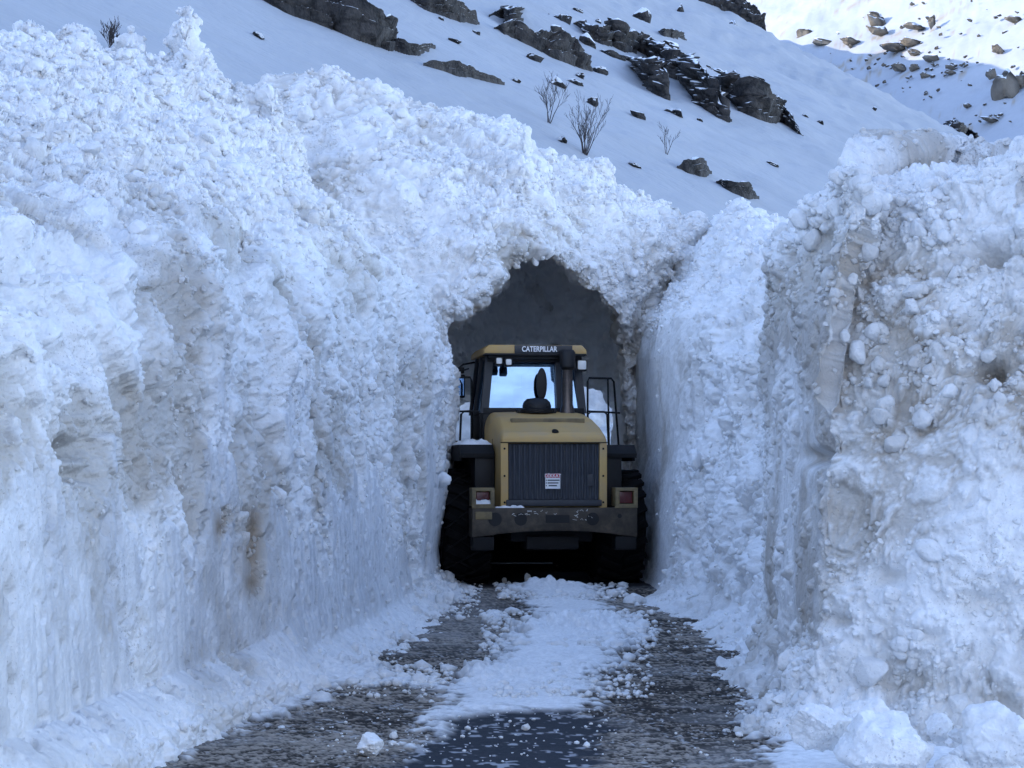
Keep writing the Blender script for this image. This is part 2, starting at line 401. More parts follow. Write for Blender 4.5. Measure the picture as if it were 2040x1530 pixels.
# ------------------------------------------------------------------ left snow wall
LY = [2.0, 7.0, 9, 11.6, 13.4, 15.8, 19.4, 25.9, 31]; LX = [-3.0, -2.52, -2.38, -2.22, -2.04, -1.74, -1.44, -1.13, -1.06]
def build_left():
    nc = 820
    Yw = np.concatenate([np.linspace(2.0, 7.56, 60), 7.6 * (30.6 / 7.6) ** np.linspace(0, 1, 760)]); Xw = np.interp(Yw, LY, LX)
    Hc = np.interp(Yw, [7.5, 9, 14.5, 22, 27, 30.6], [2.6, 2.75, 3.2, 4.0, 4.3, 3.9])
    slope = np.interp(Yw, [8, 15, 26], [.36, .42, .62])
    e = np.interp(Yw, [22, 28.5], [0, 1])          # the far end leans out over the lane
    z0 = np.zeros(nc)
    def pt(off, z): return np.stack([Xw + off, Yw, z + z0], 1)
    bul = np.interp
    q = sst(17.5, 14.5, Yw)
    ctrl = [pt(.75 - .38 * q, -.05), pt(.35 - .02 * q, .05 + .09 * q), pt(.08 + .16 * q, .20 + .03 * q), pt(.0 + .02 * e, .5 - .16 * q), pt(-.04 + .2 * e, 1.3), pt(-.1 + .36 * e, .72 * Hc), pt(-.22 + .22 * e, .9 * Hc), pt(-.5, Hc)]
    counts = [26, 22, 26, 60, 110, 60, 40]
    dx, dy = -.55, .83
    for L, n in ((1.2, 60), (2.5, 60), (4.5, 70), (7, 70), (10, 60), (15, 40)):
        X = Xw - .5 + dx * L; Y = Yw + dy * L
        base = Hc + slope * (L if L < 5 else 5 + .9 * (L - 5))
        Z = smin(base, ceilT(X, Y), .5)
        ctrl.append(np.stack([X, Y, Z], 1)); counts.append(n)
    G = loft(np.array(ctrl), counts, 14)
    nr = G.shape[0]; P = G.reshape(-1, 3)
    pz = 1020 + F * P[:, 0] / P[:, 1]     # upright remnants along the crest
    for (a, sg, hh) in ((368, 24, .5), (378, 50, .3), (575, 48, .55), (545, 26, .3), (262, 24, .32), (150, 40, .25), (700, 40, .25), (488, 20, .2), (60, 40, .3)):
        P[:, 2] += hh * np.exp(-((pz - a) / sg) ** 4) * np.exp(-((P[:, 1] - 30.3) / 1.0) ** 2)
    N = grid_normals(P, nr, nc)
    if N[:, 0].mean() < 0: N = -N
    row = np.repeat(np.arange(nr), nc); cs = np.cumsum(counts)
    face = sst(30, 70, row) * (1 - sst(cs[5] - 10, cs[7] + 20, row))
    top = sst(cs[5], cs[7], row); apron = 1 - sst(22, 60, row)
    D, cav, tint = rubble(P, [(.8, .28), (.33, .45), (.14, .65), (.065, .7), (.032, .7)], 11)
    Dt, cavt, tintt = rubble(P, [(.6, .5), (.24, .7), (.11, .8), (.055, .8)], 51)
    low = fbm(P, .7, 33, 3)
    # dents in the face (u = ref pixel), where clods fell out
    px = 1020 + F * P[:, 0] / P[:, 1]; py = HZ - F * (P[:, 2] - CH) / P[:, 1]
    dent = np.zeros(len(P), np.float32)
    for (a, b, ra, rb, dp) in ((128, 705, 42, 26, .30), (150, 895, 36, 24, .30), (150, 945, 40, 20, .2), (40, 545, 60, 70, .3), (450, 560, 45, 40, .22), (590, 560, 40, 50, .18), (505, 460, 34, 60, .22), (110, 480, 90, 40, .12), (505, 1100, 18, 95, .12), (435, 1045, 10, 40, .1), ):
        q = ((px - a) / ra) ** 2 + ((py - b) / rb) ** 2
        dent += dp * np.exp(-q * 1.3)
    # blade-cut plane: lumps sliced flat with vertical streaks
    zone = fbm(P * np.array([1, .8, .55]), .85, 37, 3) + .35 * fbm(P * np.array([1, 1, .4]), 2.6, 39, 2)
    cut = .05 + .02 * fbm(P, .5, 38, 2) + .25 * sst(2.1, 3.0, P[:, 2]) + .2 * top
    streak = vn(np.stack([P[:, 1] * 16, P[:, 2] * 1.3, P[:, 0] * 0], 1), 1.0, 41) * .0015 + vn(np.stack([P[:, 1] * 45, P[:, 2] * 3, P[:, 0] * 0], 1), 1.0, 42) * .002 + vn(np.stack([P[:, 1] * 110, P[:, 2] * 7, P[:, 0] * 0], 1), 1.0, 44) * .0025 - .045 * sst(.14, .42, fbm(P * np.array([1, 1, .6]), 9, 45, 3))
    Df = D - .105 - 1.1 * dent * (1 + .5 * vn(P, 5, 47)) + .30 * zone + .12 * sst(2.2, .8, P[:, 2]) + .05 * sst(14, 22, P[:, 1])
    cutm = sst(-.01, .015, Df - cut) * face
    scrape = cutm
    Dc = np.where(Df > cut, cut + (Df - cut) * .04 + streak, Df)
    Da = .03 * low + .55 * domes(P, .09, 61)[0] + .45 * domes(P, .2, 62)[0] + .5 * domes(P, .04, 63)[0] - .03
    Dtop = Dt + .3 * fbm(P, .8, 55, 3) - .15
    DD = face * Dc + top * Dtop + apron * Da
    DD += .007 * fbm(P, 22, 71, 3) + .35 * (domes(P, .03, 73)[0] - .004) * (1 - .6 * face * cutm) + .003 * vn(P, 70, 74)
    P2 = P + N * DD[:, None]
    cv = face * cav * (1 - cutm) + top * cavt + apron * .5
    dirt = np.clip(.9 * face * (.6 + .55 * sst(-.2, .3, low)) + .30 * top + .5 * apron * (.5 + .5 * sst(16, 10, P[:, 1])) + 1.6 * dent * face + .16 * cutm, 0, 1)  # dirt; the dent term paints shade into the hollows
    dirt *= np.interp(P[:, 1], [8, 14, 22, 28], [1.1, 1.0, .65, .4])
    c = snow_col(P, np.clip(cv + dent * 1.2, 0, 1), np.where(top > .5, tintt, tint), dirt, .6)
    # streaks of grime on the sliced faces and the brown stain
    s2 = cutm * (.35 + .5 * sst(-.3, .5, vn(np.stack([P[:, 1] * 30, P[:, 2] * 1.6, P[:, 0] * 0], 1), 1.0, 43)) * sst(-.4, .2, fbm(P, 1.5, 46, 3)))
    c = c * (1 - s2[:, None]) + np.array([[.60, .61, .63]]) * s2[:, None]
    px = 1020 + F * P2[:, 0] / P2[:, 1]; py = HZ - F * (P2[:, 2] - CH) / P2[:, 1]
    for (a, b, ra, rb) in ((500, 1105, 15, 30), (500, 1160, 16, 26), (505, 1050, 16, 40), (436, 1050, 10, 28)):
        q = np.exp(-(((px - a) / ra) ** 2 + ((py - b) / rb) ** 2)) * .9 * face
        c = c * (1 - q[:, None]) + np.array([[.30, .22, .14]]) * q[:, None]
    wgt = (face * (1 - scrape) * .8 + top * 1.3 + .7 * apron) * (px > -150) * (.4 + .6 * sst(8.5, 14, P[:, 1]))
    Va, Fa, Ca = add_lumps(P2, N, grid_faces(nr, nc), c, nr, nc, wgt, [(40, .08, .15, 4, .0), (2600, .035, .08, 3, .3), (24000, .013, .036, 2, .8)], 15)
    o = mesh_from('snow_wall', Va, Fa, M['snow'], Ca, LAST_SMOOTH)
    tag(o, 'long wall of cut avalanche snow left of the road, vertical face with scraped patches below a rubble slope', 'snow wall')
    return o
wall_left = build_left()

# ------------------------------------------------------------------ tunnel portal and lining
def rp(px, py, Y): return ((px - 1020) / F * Y, Y, CH + (HZ - py) / F * Y)
RIM3 = np.array([(-1.22, 30.0, -.05), (-1.24, 30, .8), (-1.22, 30, 1.8), (-1.16, 30, 2.7), (-1.05, 30, 3.3), rp(895, 640, 30), rp(930, 632, 30), rp(958, 585, 30.2), rp(985, 540, 30.5), rp(1015, 500, 30.8), rp(1045, 486, 31), rp(1085, 500, 31.2), rp(1130, 535, 31.6), rp(1195, 590, 32.3), rp(1236, 636, 33), rp(1244, 680, 33.5), (1.76, 33.8, 2.4), (1.78, 34, 1.6), (1.78, 34, .8), (1.78, 34, -.05)])
def build_tunnel():
    nc = 640
    s = np.concatenate([[0], np.cumsum(np.linalg.norm(np.diff(RIM3, axis=0), axis=1))]); u = np.linspace(0, s[-1], nc)
    R = np.stack([np.interp(u, s, RIM3[:, 0]), np.interp(u, s, RIM3[:, 2])], 1); RY = np.interp(u, s, RIM3[:, 1])
    Rs = R.copy()
    for _ in range(40): Rs[1:-1] = .25 * Rs[:-2] + .5 * Rs[1:-1] + .25 * Rs[2:]
    def sec(Y, k, wob=0, sm=1.0):
        q = R * (1 - sm) + Rs * sm
        return np.stack([q[:, 0] + wob * (q[:, 0] - .32), np.maximum(Y, RY + (Y - 28) * .18), q[:, 1] * k], 1)
    wide = Rs.copy()
    ctrl = [sec(39.5, .82, .03), sec(39.2, .79), sec(38.0, .80, .02), sec(37.0, 1.0, .04), sec(35.4, 1.06, .04), sec(33.5, 1.06, .04), sec(31.6, 1.03, .02), sec(30.4, 1.0, 0, .4), ]
    counts = [20, 26, 30, 34, 40, 40, 40]
    ctrl.append(np.stack([R[:, 0], RY - .25, R[:, 1]], 1)); counts.append(14)
    cx, cz = .32, 2.0
    d = R - np.array([cx, cz]); d /= np.linalg.norm(d, axis=1, keepdims=True)
    # fan out to a box
    t = np.full(nc, 9.0)
    t = np.minimum(t, np.where(d[:, 0] < -1e-3, (-6.5 - R[:, 0]) / np.minimum(d[:, 0], -1e-3), 9))
    t = np.minimum(t, np.where(d[:, 0] > 1e-3, (3.5 - R[:, 0]) / np.maximum(d[:, 0], 1e-3), 9))
    for _ in range(60):
        X = R[:, 0] + d[:, 0] * t; Z = R[:, 1] + d[:, 1] * t
        over = Z - ceilT(X, np.maximum(RY + 2.5, 31.0))
        t = np.where(over > 0, t - np.minimum(over * .3, .3), t)
    low = np.clip((R[:, 1] - 1.0) / 2.2, 0, 1)
    def outp(f, yy, lift=0):
        X = R[:, 0] + d[:, 0] * t * f; Z = R[:, 1] + d[:, 1] * t * f
        return np.stack([X, RY - .3 + yy * np.maximum(f, .02) + 0 * X, Z + lift], 1)
    ctrl += [outp(.05, .5), outp(.25, 1.0), outp(.55, 2.2), outp(.85, 3.4)]; counts += [20, 50, 70, 60]
    e = outp(1.0, 3.6); e[:, 2] = np.minimum(e[:, 2], ceilT(e[:, 0], e[:, 1]) - .3 * np.clip(e[:, 0] - 1.8, 0, 2)); ctrl.append(e); counts.append(34)
    b = e.copy(); b[:, 1] += 2; b[:, 0] *= 1.06; b[:, 2] -= .5 + .8 * np.clip(b[:, 0] - 2, 0, 2); ctrl.append(b); counts.append(24)
    b = b.copy(); b[:, 1] += .8; b[:, 2] -= 2.0; ctrl.append(b); counts.append(12)
    G = loft(np.array(ctrl), counts, 6)
    nr = G.shape[0]; P = G.reshape(-1, 3); N = grid_normals(P, nr, nc)
    cs = np.cumsum(counts); row = np.repeat(np.arange(nr), nc)
    # normals should point into the tunnel / toward the camera
    k = cs[4] * nc + nc // 2
    if N[k, 2] > 0: N = -N
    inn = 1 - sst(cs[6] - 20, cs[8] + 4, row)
    D, cav, tint = rubble(P, [(.55, .45), (.25, .65), (.11, .8), (.055, .8)], 211)
    Di, cavi, _ = rubble(P * np.array([1, .6, 1]), [(1.1, .5), (.45, .8), (.15, .7)], 251)
    side = 1 - sst(2.4, 3.3, P[:, 2])
    low = fbm(P, .9, 233, 3)
    stk = vn(np.stack([P[:, 1] * 9, P[:, 2] * .8, P[:, 0] * 0], 1), 1.0, 41) * .02
    DI = np.minimum(Di * (1 - .75 * side) - .08, .10 + .35 * (1 - side)) + stk * side + .06 * low * (1 - side)
    DD = inn * DI + (1 - inn) * (D - .14 + .22 * low)
    # ragged overhanging lip
    lip = np.exp(-((row - cs[7]) / 12.0) ** 2)
    DD += lip * (1 - side) * (.10 * vn(P, 3.0, 77) + .08 * vn(P, 8.0, 78))
    P2 = P + N * DD[:, None]
    dirt = inn * .95 + (1 - inn) * np.clip(.55 * np.exp(-np.maximum(row - cs[7], 0) / 45.0) * sst(1.5, 3.4, P[:, 2]) * (1 - .8 * sst(.9, 1.7, P[:, 0])) + .08, 0, 1)  # inn term paints tunnel shade inside the mouth; the rim term is dirt
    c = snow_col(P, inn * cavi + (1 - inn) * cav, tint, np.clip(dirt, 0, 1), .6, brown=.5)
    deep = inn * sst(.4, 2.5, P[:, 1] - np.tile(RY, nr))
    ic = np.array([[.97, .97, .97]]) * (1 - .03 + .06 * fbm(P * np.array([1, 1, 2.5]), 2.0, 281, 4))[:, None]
    c = c * (1 - deep[:, None]) + ic * deep[:, None]  # deep lining coloured near-white to lift the dim tunnel
    root = empty('snow_tunnel', (.32, 29.7, 0))
    tag(root, 'tunnel bored through avalanche snow with ragged arched mouth around the loader', 'snow tunnel')
    off = np.array(root.location)
    wg = np.where(row > cs[7] - 8, 1.0, 0.) * (P[:, 2] > 2.2) * np.where(row < cs[7] + 40, 1.8, 1.0)
    Fq0 = grid_faces(nr, nc); keep = Fq0[:, 0] // nc >= cs[7] - 4
    Va, Fa, Ca = add_lumps(P2, N, Fq0[keep], c.astype(np.float32), nr, nc, wg, [(20, .08, .14, 4, 0), (1600, .035, .075, 3, 0), (11000, .016, .038, 2, 0)], 19, rs=30)
    r0 = cs[7] - 4
    n0 = r0 * nc
    Fq = grid_faces(nr, nc)
    fr = Fq[:, 0] // nc
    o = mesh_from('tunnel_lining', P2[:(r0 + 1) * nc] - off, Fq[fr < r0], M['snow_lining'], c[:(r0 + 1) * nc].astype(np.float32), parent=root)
    tag(o, 'smoothed snow lining, coloured near-white to brighten the tunnel')
    o = mesh_from('tunnel_portal', Va[n0:] - off, Fa - n0, M['snow'], Ca[n0:], LAST_SMOOTH, parent=root)
    tag(o, 'ragged dirty snow arch and rubble above the mouth')
    # pale heap seen through the far end
    nu, nv = 150, 110
    a = np.linspace(-5, 5.5, nu); v = np.linspace(0, 1, nv)
    X = np.repeat(a[None], nv, 0); Y = 43.2 + 3.6 * v[:, None] + 0 * X
    Z = (hill(X, 46.8 + 0 * X) - .35) * v[:, None] ** 1.1 - .1
    Q = np.stack([X, Y, Z], 2).reshape(-1, 3); Nn = grid_normals(Q, nv, nu)
    if Nn[:, 2].mean() < 0: Nn = -Nn
    dd, cv, tt = rubble(Q, [(.9, .7), (.35, .7), (.15, .6)], 301)
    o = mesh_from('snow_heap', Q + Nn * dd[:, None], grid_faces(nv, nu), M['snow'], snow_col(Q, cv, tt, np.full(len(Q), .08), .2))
    tag(o, 'pale snow heap seen beyond the far end of the tunnel, either side of the cab', 'snow heap')
build_tunnel()

# ------------------------------------------------------------------ right wall beside the road, up to the tunnel
def build_right_mid():
    nc = 420
    Yw = 13.2 * (34.2 / 13.2) ** np.linspace(0, 1, nc)
    Xw = np.interp(Yw, [13.2, 16, 18.5, 21, 24.5, 27, 29.5, 34.2], [2.0, 2.1, 2.30, 2.32, 2.12, 2.0, 1.93, 1.80])
    Hf = np.interp(Yw, [13, 18, 24, 28.3, 34], [2.5, 2.9, 3.3, 3.6, 3.9])
    z0 = np.zeros(nc)
    def pt(off, z): return np.stack([Xw + off, Yw, z + z0], 1)
    k = np.interp(Yw, [25.5, 28.3], [1, .12])
    ctrl = [pt(-.75 * k, -.05), pt(-.35 * k, .06), pt(-.1 * k, .25), pt(0, .7), pt(.1, .5 * Hf), pt(.28 * k + .04, .85 * Hf), pt(.6 * k + .08, Hf)]
    counts = [34, 26, 26, 60, 60, 40]
    for L, n in ((.8, 46), (2, 50), (4, 50), (8, 40), (15, 30)):
        X = Xw + .6 * k + .08 + .42 * L; Y = Yw + .9 * L
        Z = smin(Hf + .62 * L, ceilT(X, Y) + .12, .3)
        ctrl.append(np.stack([X, Y, Z], 1)); counts.append(n)
    G = loft(np.array(ctrl), counts, 12); nr = G.shape[0]; P = G.reshape(-1, 3); N = grid_normals(P, nr, nc)
    if N[:, 2].mean() < 0: N = -N
    row = np.repeat(np.arange(nr), nc)
    D, cav, tint = rubble(P, [(.75, .4), (.3, .6), (.13, .75), (.065, .75), (.033, .6)], 411)
    low = fbm(P, .9, 433, 3)
    ap = 1 - sst(20, 90, row)
    near = sst(26.0, 28.0, P[:, 1]) * (1 - sst(3.2, 4.2, P[:, 2]))
    DD = (D - .15 + .2 * low) * (1 - .7 * ap) * (1 - .88 * near) + .006 * fbm(P, 22, 71, 3)
    P2 = P + N * DD[:, None]
    dirt = np.clip(.10 + .45 * near + .12 * ap, 0, 1)
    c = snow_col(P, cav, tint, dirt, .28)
    wg = (1 - .97 * near) * (P[:, 1] > 14) * (.5 + .5 * sst(.1, .6, P[:, 2]))
    Va, Fa, Ca = add_lumps(P2, N, grid_faces(nr, nc, True), c, nr, nc, wg, [(20, .07, .13, 4, 0), (1600, .016, .05, 3, .3), (11000, .014, .036, 2, .6)], 23)
    o = mesh_from('snow_wall', Va, Fa, M['snow'], Ca, LAST_SMOOTH)
    tag(o, 'clean white lumpy snow wall along the right road edge, between tunnel mouth and the nearer grey wall', 'snow wall')
build_right_mid()

# ------------------------------------------------------------------ near right wall
def build_right_near():
    path = np.array([(2.6, 19.5), (2.1, 17.6), (1.83, 16.0), (1.80, 14.6), (1.78, 13.4), (1.78, 12.85), (2.12, 12.62), (2.7, 12.35), (3.5, 12.15), (5.2, 12.1)])
    H = np.array([3.0, 3.08, 3.14, 3.2, 3.26, 3.3, 3.36, 3.44, 3.85, 5.0])
    s = np.concatenate([[0], np.cumsum(np.linalg.norm(np.diff(path, axis=0), axis=1))])
    nc = 860
    d0 = np.linspace(0, s[-1], 4000)
    wgt = np.where(d0 < s[4], .55, 1.25); cw = np.cumsum(wgt); cw /= cw[-1]
    u = np.interp(np.linspace(0, 1, nc), cw, d0)
    X0 = np.interp(u, s, path[:, 0]); Y0 = np.interp(u, s, path[:, 1]); Hh = np.interp(u, s, H)
    XY = np.stack([X0, Y0], 1)
    for _ in range(70):
        XY[1:-1] = .25 * XY[:-2] + .5 * XY[1:-1] + .25 * XY[2:]
    tn = np.gradient(XY, axis=0); tn /= np.linalg.norm(tn, axis=1, keepdims=True)
    nrm = np.stack([tn[:, 1], -tn[:, 0]], 1)
    if nrm[0, 0] > 0: nrm = -nrm        # outward: toward the road / the camera
    fr = sst(s[4] - .3, s[6], u)
    def pt(off, z, back=None):
        q = XY + nrm * (off if np.ndim(off) == 0 else off[:, None])
        return np.stack([q[:, 0], q[:, 1], z + np.zeros(nc)], 1)
    ctrl = [pt(.50 + .32 * fr, -.05), pt(.30 + .15 * fr, .08), pt(.14 + .03 * fr, .28), pt(.05 + .01 * fr, .65), pt(.0 - .08 * fr, .55 * Hh), pt(.03 - .39 * fr, .82 * Hh), pt(-.03 - .61 * fr, Hh)]
    counts = [20, 20, 26, 120, 90, 70]
    # top rises to the back right
    def tp(dx, dy, z): return np.stack([XY[:, 0] + dx, XY[:, 1] + dy, z], 1)
    ctrl += [tp(.35 - .1 * fr, .3 + .95 * fr, Hh + .24), tp(.9 - .4 * fr, .8 + 1.3 * fr, Hh + .40), tp(2.6 - .8 * fr, 1.6 + 2.2 * fr, Hh + .3), tp(5, 4, Hh - .2)]
    counts += [60, 50, 40, 16]
    G = loft(np.array(ctrl), counts, 12)
    nr = G.shape[0]; P = G.reshape(-1, 3); N = grid_normals(P, nr, nc)
    mid = (counts[0] + counts[1] + counts[2] + 40) * nc + nc - 100
    if N[mid, 1] > 0: N = -N
    row = np.repeat(np.arange(nr), nc); col = np.tile(np.arange(nc), nr); cs = np.cumsum(counts)
    uu = np.tile(u, nr); side = 1 - sst(s[5] - .12, s[5] + .12, uu); face = sst(50, 80, row) * (1 - sst(cs[5] - 40, cs[6], row))
    D, cav, tint = rubble(P, [(.62, .28), (.27, .5), (.12, .75), (.06, .8), (.03, .7)], 511)
    low = fbm(P, .9, 533, 3)
    pn = sst(.0, .4, fbm(P, .8, 577, 2))                     # packed smoother fields
    Df = (D - .16) * (1 - .45 * pn * (1 - side)) + .18 * low
    cut = .0 + .25 * sst(2.0, 2.7, P[:, 2]) + .10 * sst(.15, .5, fbm(P, 1.1, 540, 2))
    stv = np.stack([uu * 22, P[:, 2] * 1.6, 0 * uu], 1)
    streak = vn(stv, 1.0, 41) * .012 + vn(stv * np.array([2.6, 2, 1]), 1.0, 42) * .006
    sc = side * face
    sc = sc * (1 - sst(2.45, 2.85, P[:, 2]))
    cutm = sst(-.03, .02, Df - cut) * sc
    Dc = np.where(Df > cut, cut + (Df - cut) * .05 + streak * .4, np.maximum(Df * .8, -.07))
    DD = Df * (1 - sc) + Dc * sc
    px = 1020 + F * P[:, 0] / P[:, 1]; py = HZ - F * (P[:, 2] - CH) / P[:, 1]
    dent = np.zeros(len(P), np.float32)
    for (a, b, ra, rb, dp) in ((1960, 480, 34, 24, .25), (1960, 720, 34, 24, .28), (1600, 910, 24, 18, .2), (1660, 470, 40, 24, .2), (1650, 880, 50, 30, .10), (1660, 1235, 40, 14, .10), (1850, 1360, 170, 40, .1), (1980, 1200, 80, 30, .12), (1760, 1150, 40, 20, .12), (1855, 1270, 30, 14, .08)):
        dent += dp * np.exp(-1.3 * (((px - a) / ra) ** 2 + ((py - b) / rb) ** 2))
    DD = DD - dent + .005 * fbm(P, 26, 71, 3)
    P2 = P + N * DD[:, None]
    dirt = np.clip(.5 + .28 * side + 1.2 * dent - .32 * pn * (1 - side) - .15 * sst(2.2, 3.3, P[:, 2]), 0, 1) * (1 - .7 * sst(2.8, 3.3, P[:, 2]) * side)  # dirt, with dents darkened further as painted shade
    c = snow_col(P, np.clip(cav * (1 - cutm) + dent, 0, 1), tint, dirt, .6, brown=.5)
    s2 = np.maximum(cutm, .5 * sc) * (.45 + .4 * sst(-.3, .5, vn(stv * np.array([1.3, .8, 1]), 1.0, 43)))
    c = c * (1 - s2[:, None]) + np.array([[.50, .50, .51]]) * s2[:, None]
    wg = ((1 - .92 * sc) * (1 - .55 * pn)) * (px > 1480) * (px < 2120) * (py < 1560) * (1 + 1.5 * sst(2.9, 3.3, P[:, 2]))
    Va, Fa, Ca = add_lumps(P2, N, grid_faces(nr, nc), c.astype(np.float32), nr, nc, wg, [(24, .06, .12, 4, 0), (1500, .025, .065, 3, 0), (16000, .009, .026, 2, 0)], 29, rs=12.5)
    o = mesh_from('snow_wall', Va, Fa, M['snow'], Ca, LAST_SMOOTH)
    tag(o, 'greyish boulder-studded snow wall nearest on the right, with a scraped streaky end facing the road', 'snow wall')
build_right_near()

# ------------------------------------------------------------------ road
def poly_sd(x, y, poly):
    """signed-ish: positive inside (distance to outline)"""
    n = len(poly); ins = np.zeros(len(x), bool); d = np.full(len(x), 1e9)
    for i in range(n):
        x1, y1 = poly[i]; x2, y2 = poly[(i + 1) % n]
        c = ((y1 > y) != (y2 > y)) & (x < (x2 - x1) * (y - y1) / (y2 - y1 + 1e-12) + x1)
        ins ^= c
        ex, ey = x2 - x1, y2 - y1
        t = np.clip(((x - x1) * ex + (y - y1) * ey) / (ex * ex + ey * ey + 1e-12), 0, 1)
        d = np.minimum(d, np.hypot(x - x1 - t * ex, (y - y1 - t * ey) * .35))
    return np.where(ins, d, -d)
def gp(pts): return [g(*p) for p in pts]
TRK = [gp([(900, 1170), (1000, 1168), (1045, 1205), (1068, 1245), (1005, 1290), (965, 1335), (890, 1362), (790, 1345), (705, 1328), (790, 1272), (870, 1222)]),
       gp([(620, 1405), (700, 1380), (800, 1372), (880, 1385), (850, 1425), (800, 1480), (770, 1530), (720, 1800), (200, 1800), (290, 1530), (400, 1490), (520, 1440)]),
       gp([(1190, 1172), (1290, 1172), (1395, 1200), (1440, 1255), (1488, 1305), (1500, 1400), (1500, 1530), (1480, 1800), (1030, 1800), (1130, 1530), (1200, 1430), (1215, 1350), (1270, 1300), (1300, 1262), (1225, 1222)])]
WET = gp([(900, 1440), (1000, 1418), (1120, 1418), (1230, 1440), (1190, 1530), (1150, 1800), (680, 1800), (740, 1540), (820, 1480)])
def build_road():
    pyr = np.concatenate([np.linspace(1074, 1150, 60), np.linspace(1151, 1290, 170), np.linspace(1291, 1560, 260), np.linspace(1562, 1760, 50)])
    x = np.linspace(-.34, .26, 760)
    Y = F * CH / (pyr - HZ)
    X = x[None] * Y[:, None]; YY = np.repeat(Y[:, None], len(x), 1)
    nr, nc = X.shape
    P = np.stack([X, YY, 0 * X], 2).reshape(-1, 3)
    wob = np.stack([fbm(P, 1.3, 601, 4), fbm(P, 1.3, 602, 4)], 1)
    qx = P[:, 0] + .10 * wob[:, 0]; qy = P[:, 1] + .4 * wob[:, 1]
    gr = np.full(len(P), -9.0)
    for t in TRK: gr = np.maximum(gr, poly_sd(qx, qy, t))
    wet = poly_sd(qx, qy, WET)
    grm = sst(-.10, .06, gr + .20 * fbm(P, 4, 611, 4) + .16 * vn(P, 14, 612) * sst(-.5, .0, gr) + .08); wem = sst(-.08, .10, wet + .16 * fbm(P, 5, 612, 4))
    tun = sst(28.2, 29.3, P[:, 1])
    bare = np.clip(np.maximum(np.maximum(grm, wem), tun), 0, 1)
    # snow: lumpy, with ridges across the middle
    l1 = domes(P, .32, 621)[0]; l2 = domes(P, .14, 622)[0]; l3 = domes(P, .06, 623)[0]
    mid = sst(-.75, -.3, P[:, 0]) * sst(1.35, .8, P[:, 0])
    ridge = np.exp(-((P[:, 1] - 20.8 - .5 * P[:, 0]) / 1.1) ** 2) * mid * .09 + np.exp(-((P[:, 1] - 28.0) / .9) ** 2) * mid * .08 + np.exp(-((P[:, 1] - 16.6) / .6) ** 2) * sst(.3, -.2, P[:, 0]) * .06 + np.exp(-((P[:, 1] - 18.3) / 1.0) ** 2) * mid * .03
    patch = sst(-.2, .3, fbm(P, 1.0, 631, 3))
    hs = .025 + ridge + (.6 * l1 + 1.1 * l2 + 1.0 * l3) * (.3 + .7 * np.clip(ridge * 14, 0, 1)) * (.4 + .6 * patch)
    gn = vn(P, 18, 641) * .28 + vn(P, 38, 642) * .40 + vn(P, 75, 643) * .45
    hg = .012 + .010 * gn + .012 * fbm(P, 3, 643, 3)
    Z = hs * (1 - bare) + hg * bare * (1 - wem) + .004 * wem * fbm(P, 20, 651, 3)
    P[:, 2] = Z
    # colours: packed snow, brown slush gravel, wet asphalt with flecks
    slush = np.array([.42, .365, .305]); dark = np.array([.045, .038, .033]); asph = np.array([.04, .045, .055])
    k = sst(-.30, .36, gn + .4 * fbm(P, 7, 661, 3) + .35 * fbm(P, .8, 662, 2) - .1)
    cg = slush[None] * k[:, None] + dark[None] * (1 - k[:, None])
    fk = sst(.42, .62, .6 * vn(P, 36, 664) + .4 * vn(P, 15, 665) + .25 * fbm(P, 1.2, 666, 2))[:, None]; cg = cg * (1 - .7 * fk) + .62 * .7 * fk
    pale = sst(17, 24, P[:, 1]) * sst(.3, -.5, P[:, 0]) * .4 + sst(.1, .5, fbm(P, 1.6, 663, 3)) * .3
    cg = cg * (1 - pale[:, None]) + np.array([[.36, .345, .33]]) * pale[:, None]
    fl = sst(.38, .55, vn(P * np.array([1, .6, 1]), 30, 671) * .6 + vn(P * np.array([1, .6, 1]), 12, 672) * .5)
    ca = asph[None] * (1 - .6 * fl[:, None]) + np.array([[.62, .63, .66]]) * .6 * fl[:, None]
    cb = cg * (1 - wem[:, None]) + ca * wem[:, None]
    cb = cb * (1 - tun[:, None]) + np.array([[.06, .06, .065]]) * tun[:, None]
    ds = np.clip(.14 * sst(-.1, .5, fbm(P, 1.5, 681, 4)) + .3 * sst(-.25, .05, gr), 0, .6)
    cs_ = (SNOW * 1.09)[None] * (1 - ds[:, None]) + np.array([[.6, .6, .6]]) * ds[:, None]
    edge = np.clip(bare + .35 * sst(.0, .6, fbm(P, 14, 691, 3)) * sst(-.35, .0, gr), 0, 1)
    c = cs_ * (1 - edge[:, None]) + cb * edge[:, None]
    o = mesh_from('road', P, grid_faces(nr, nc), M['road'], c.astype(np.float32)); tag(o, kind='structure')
build_road()
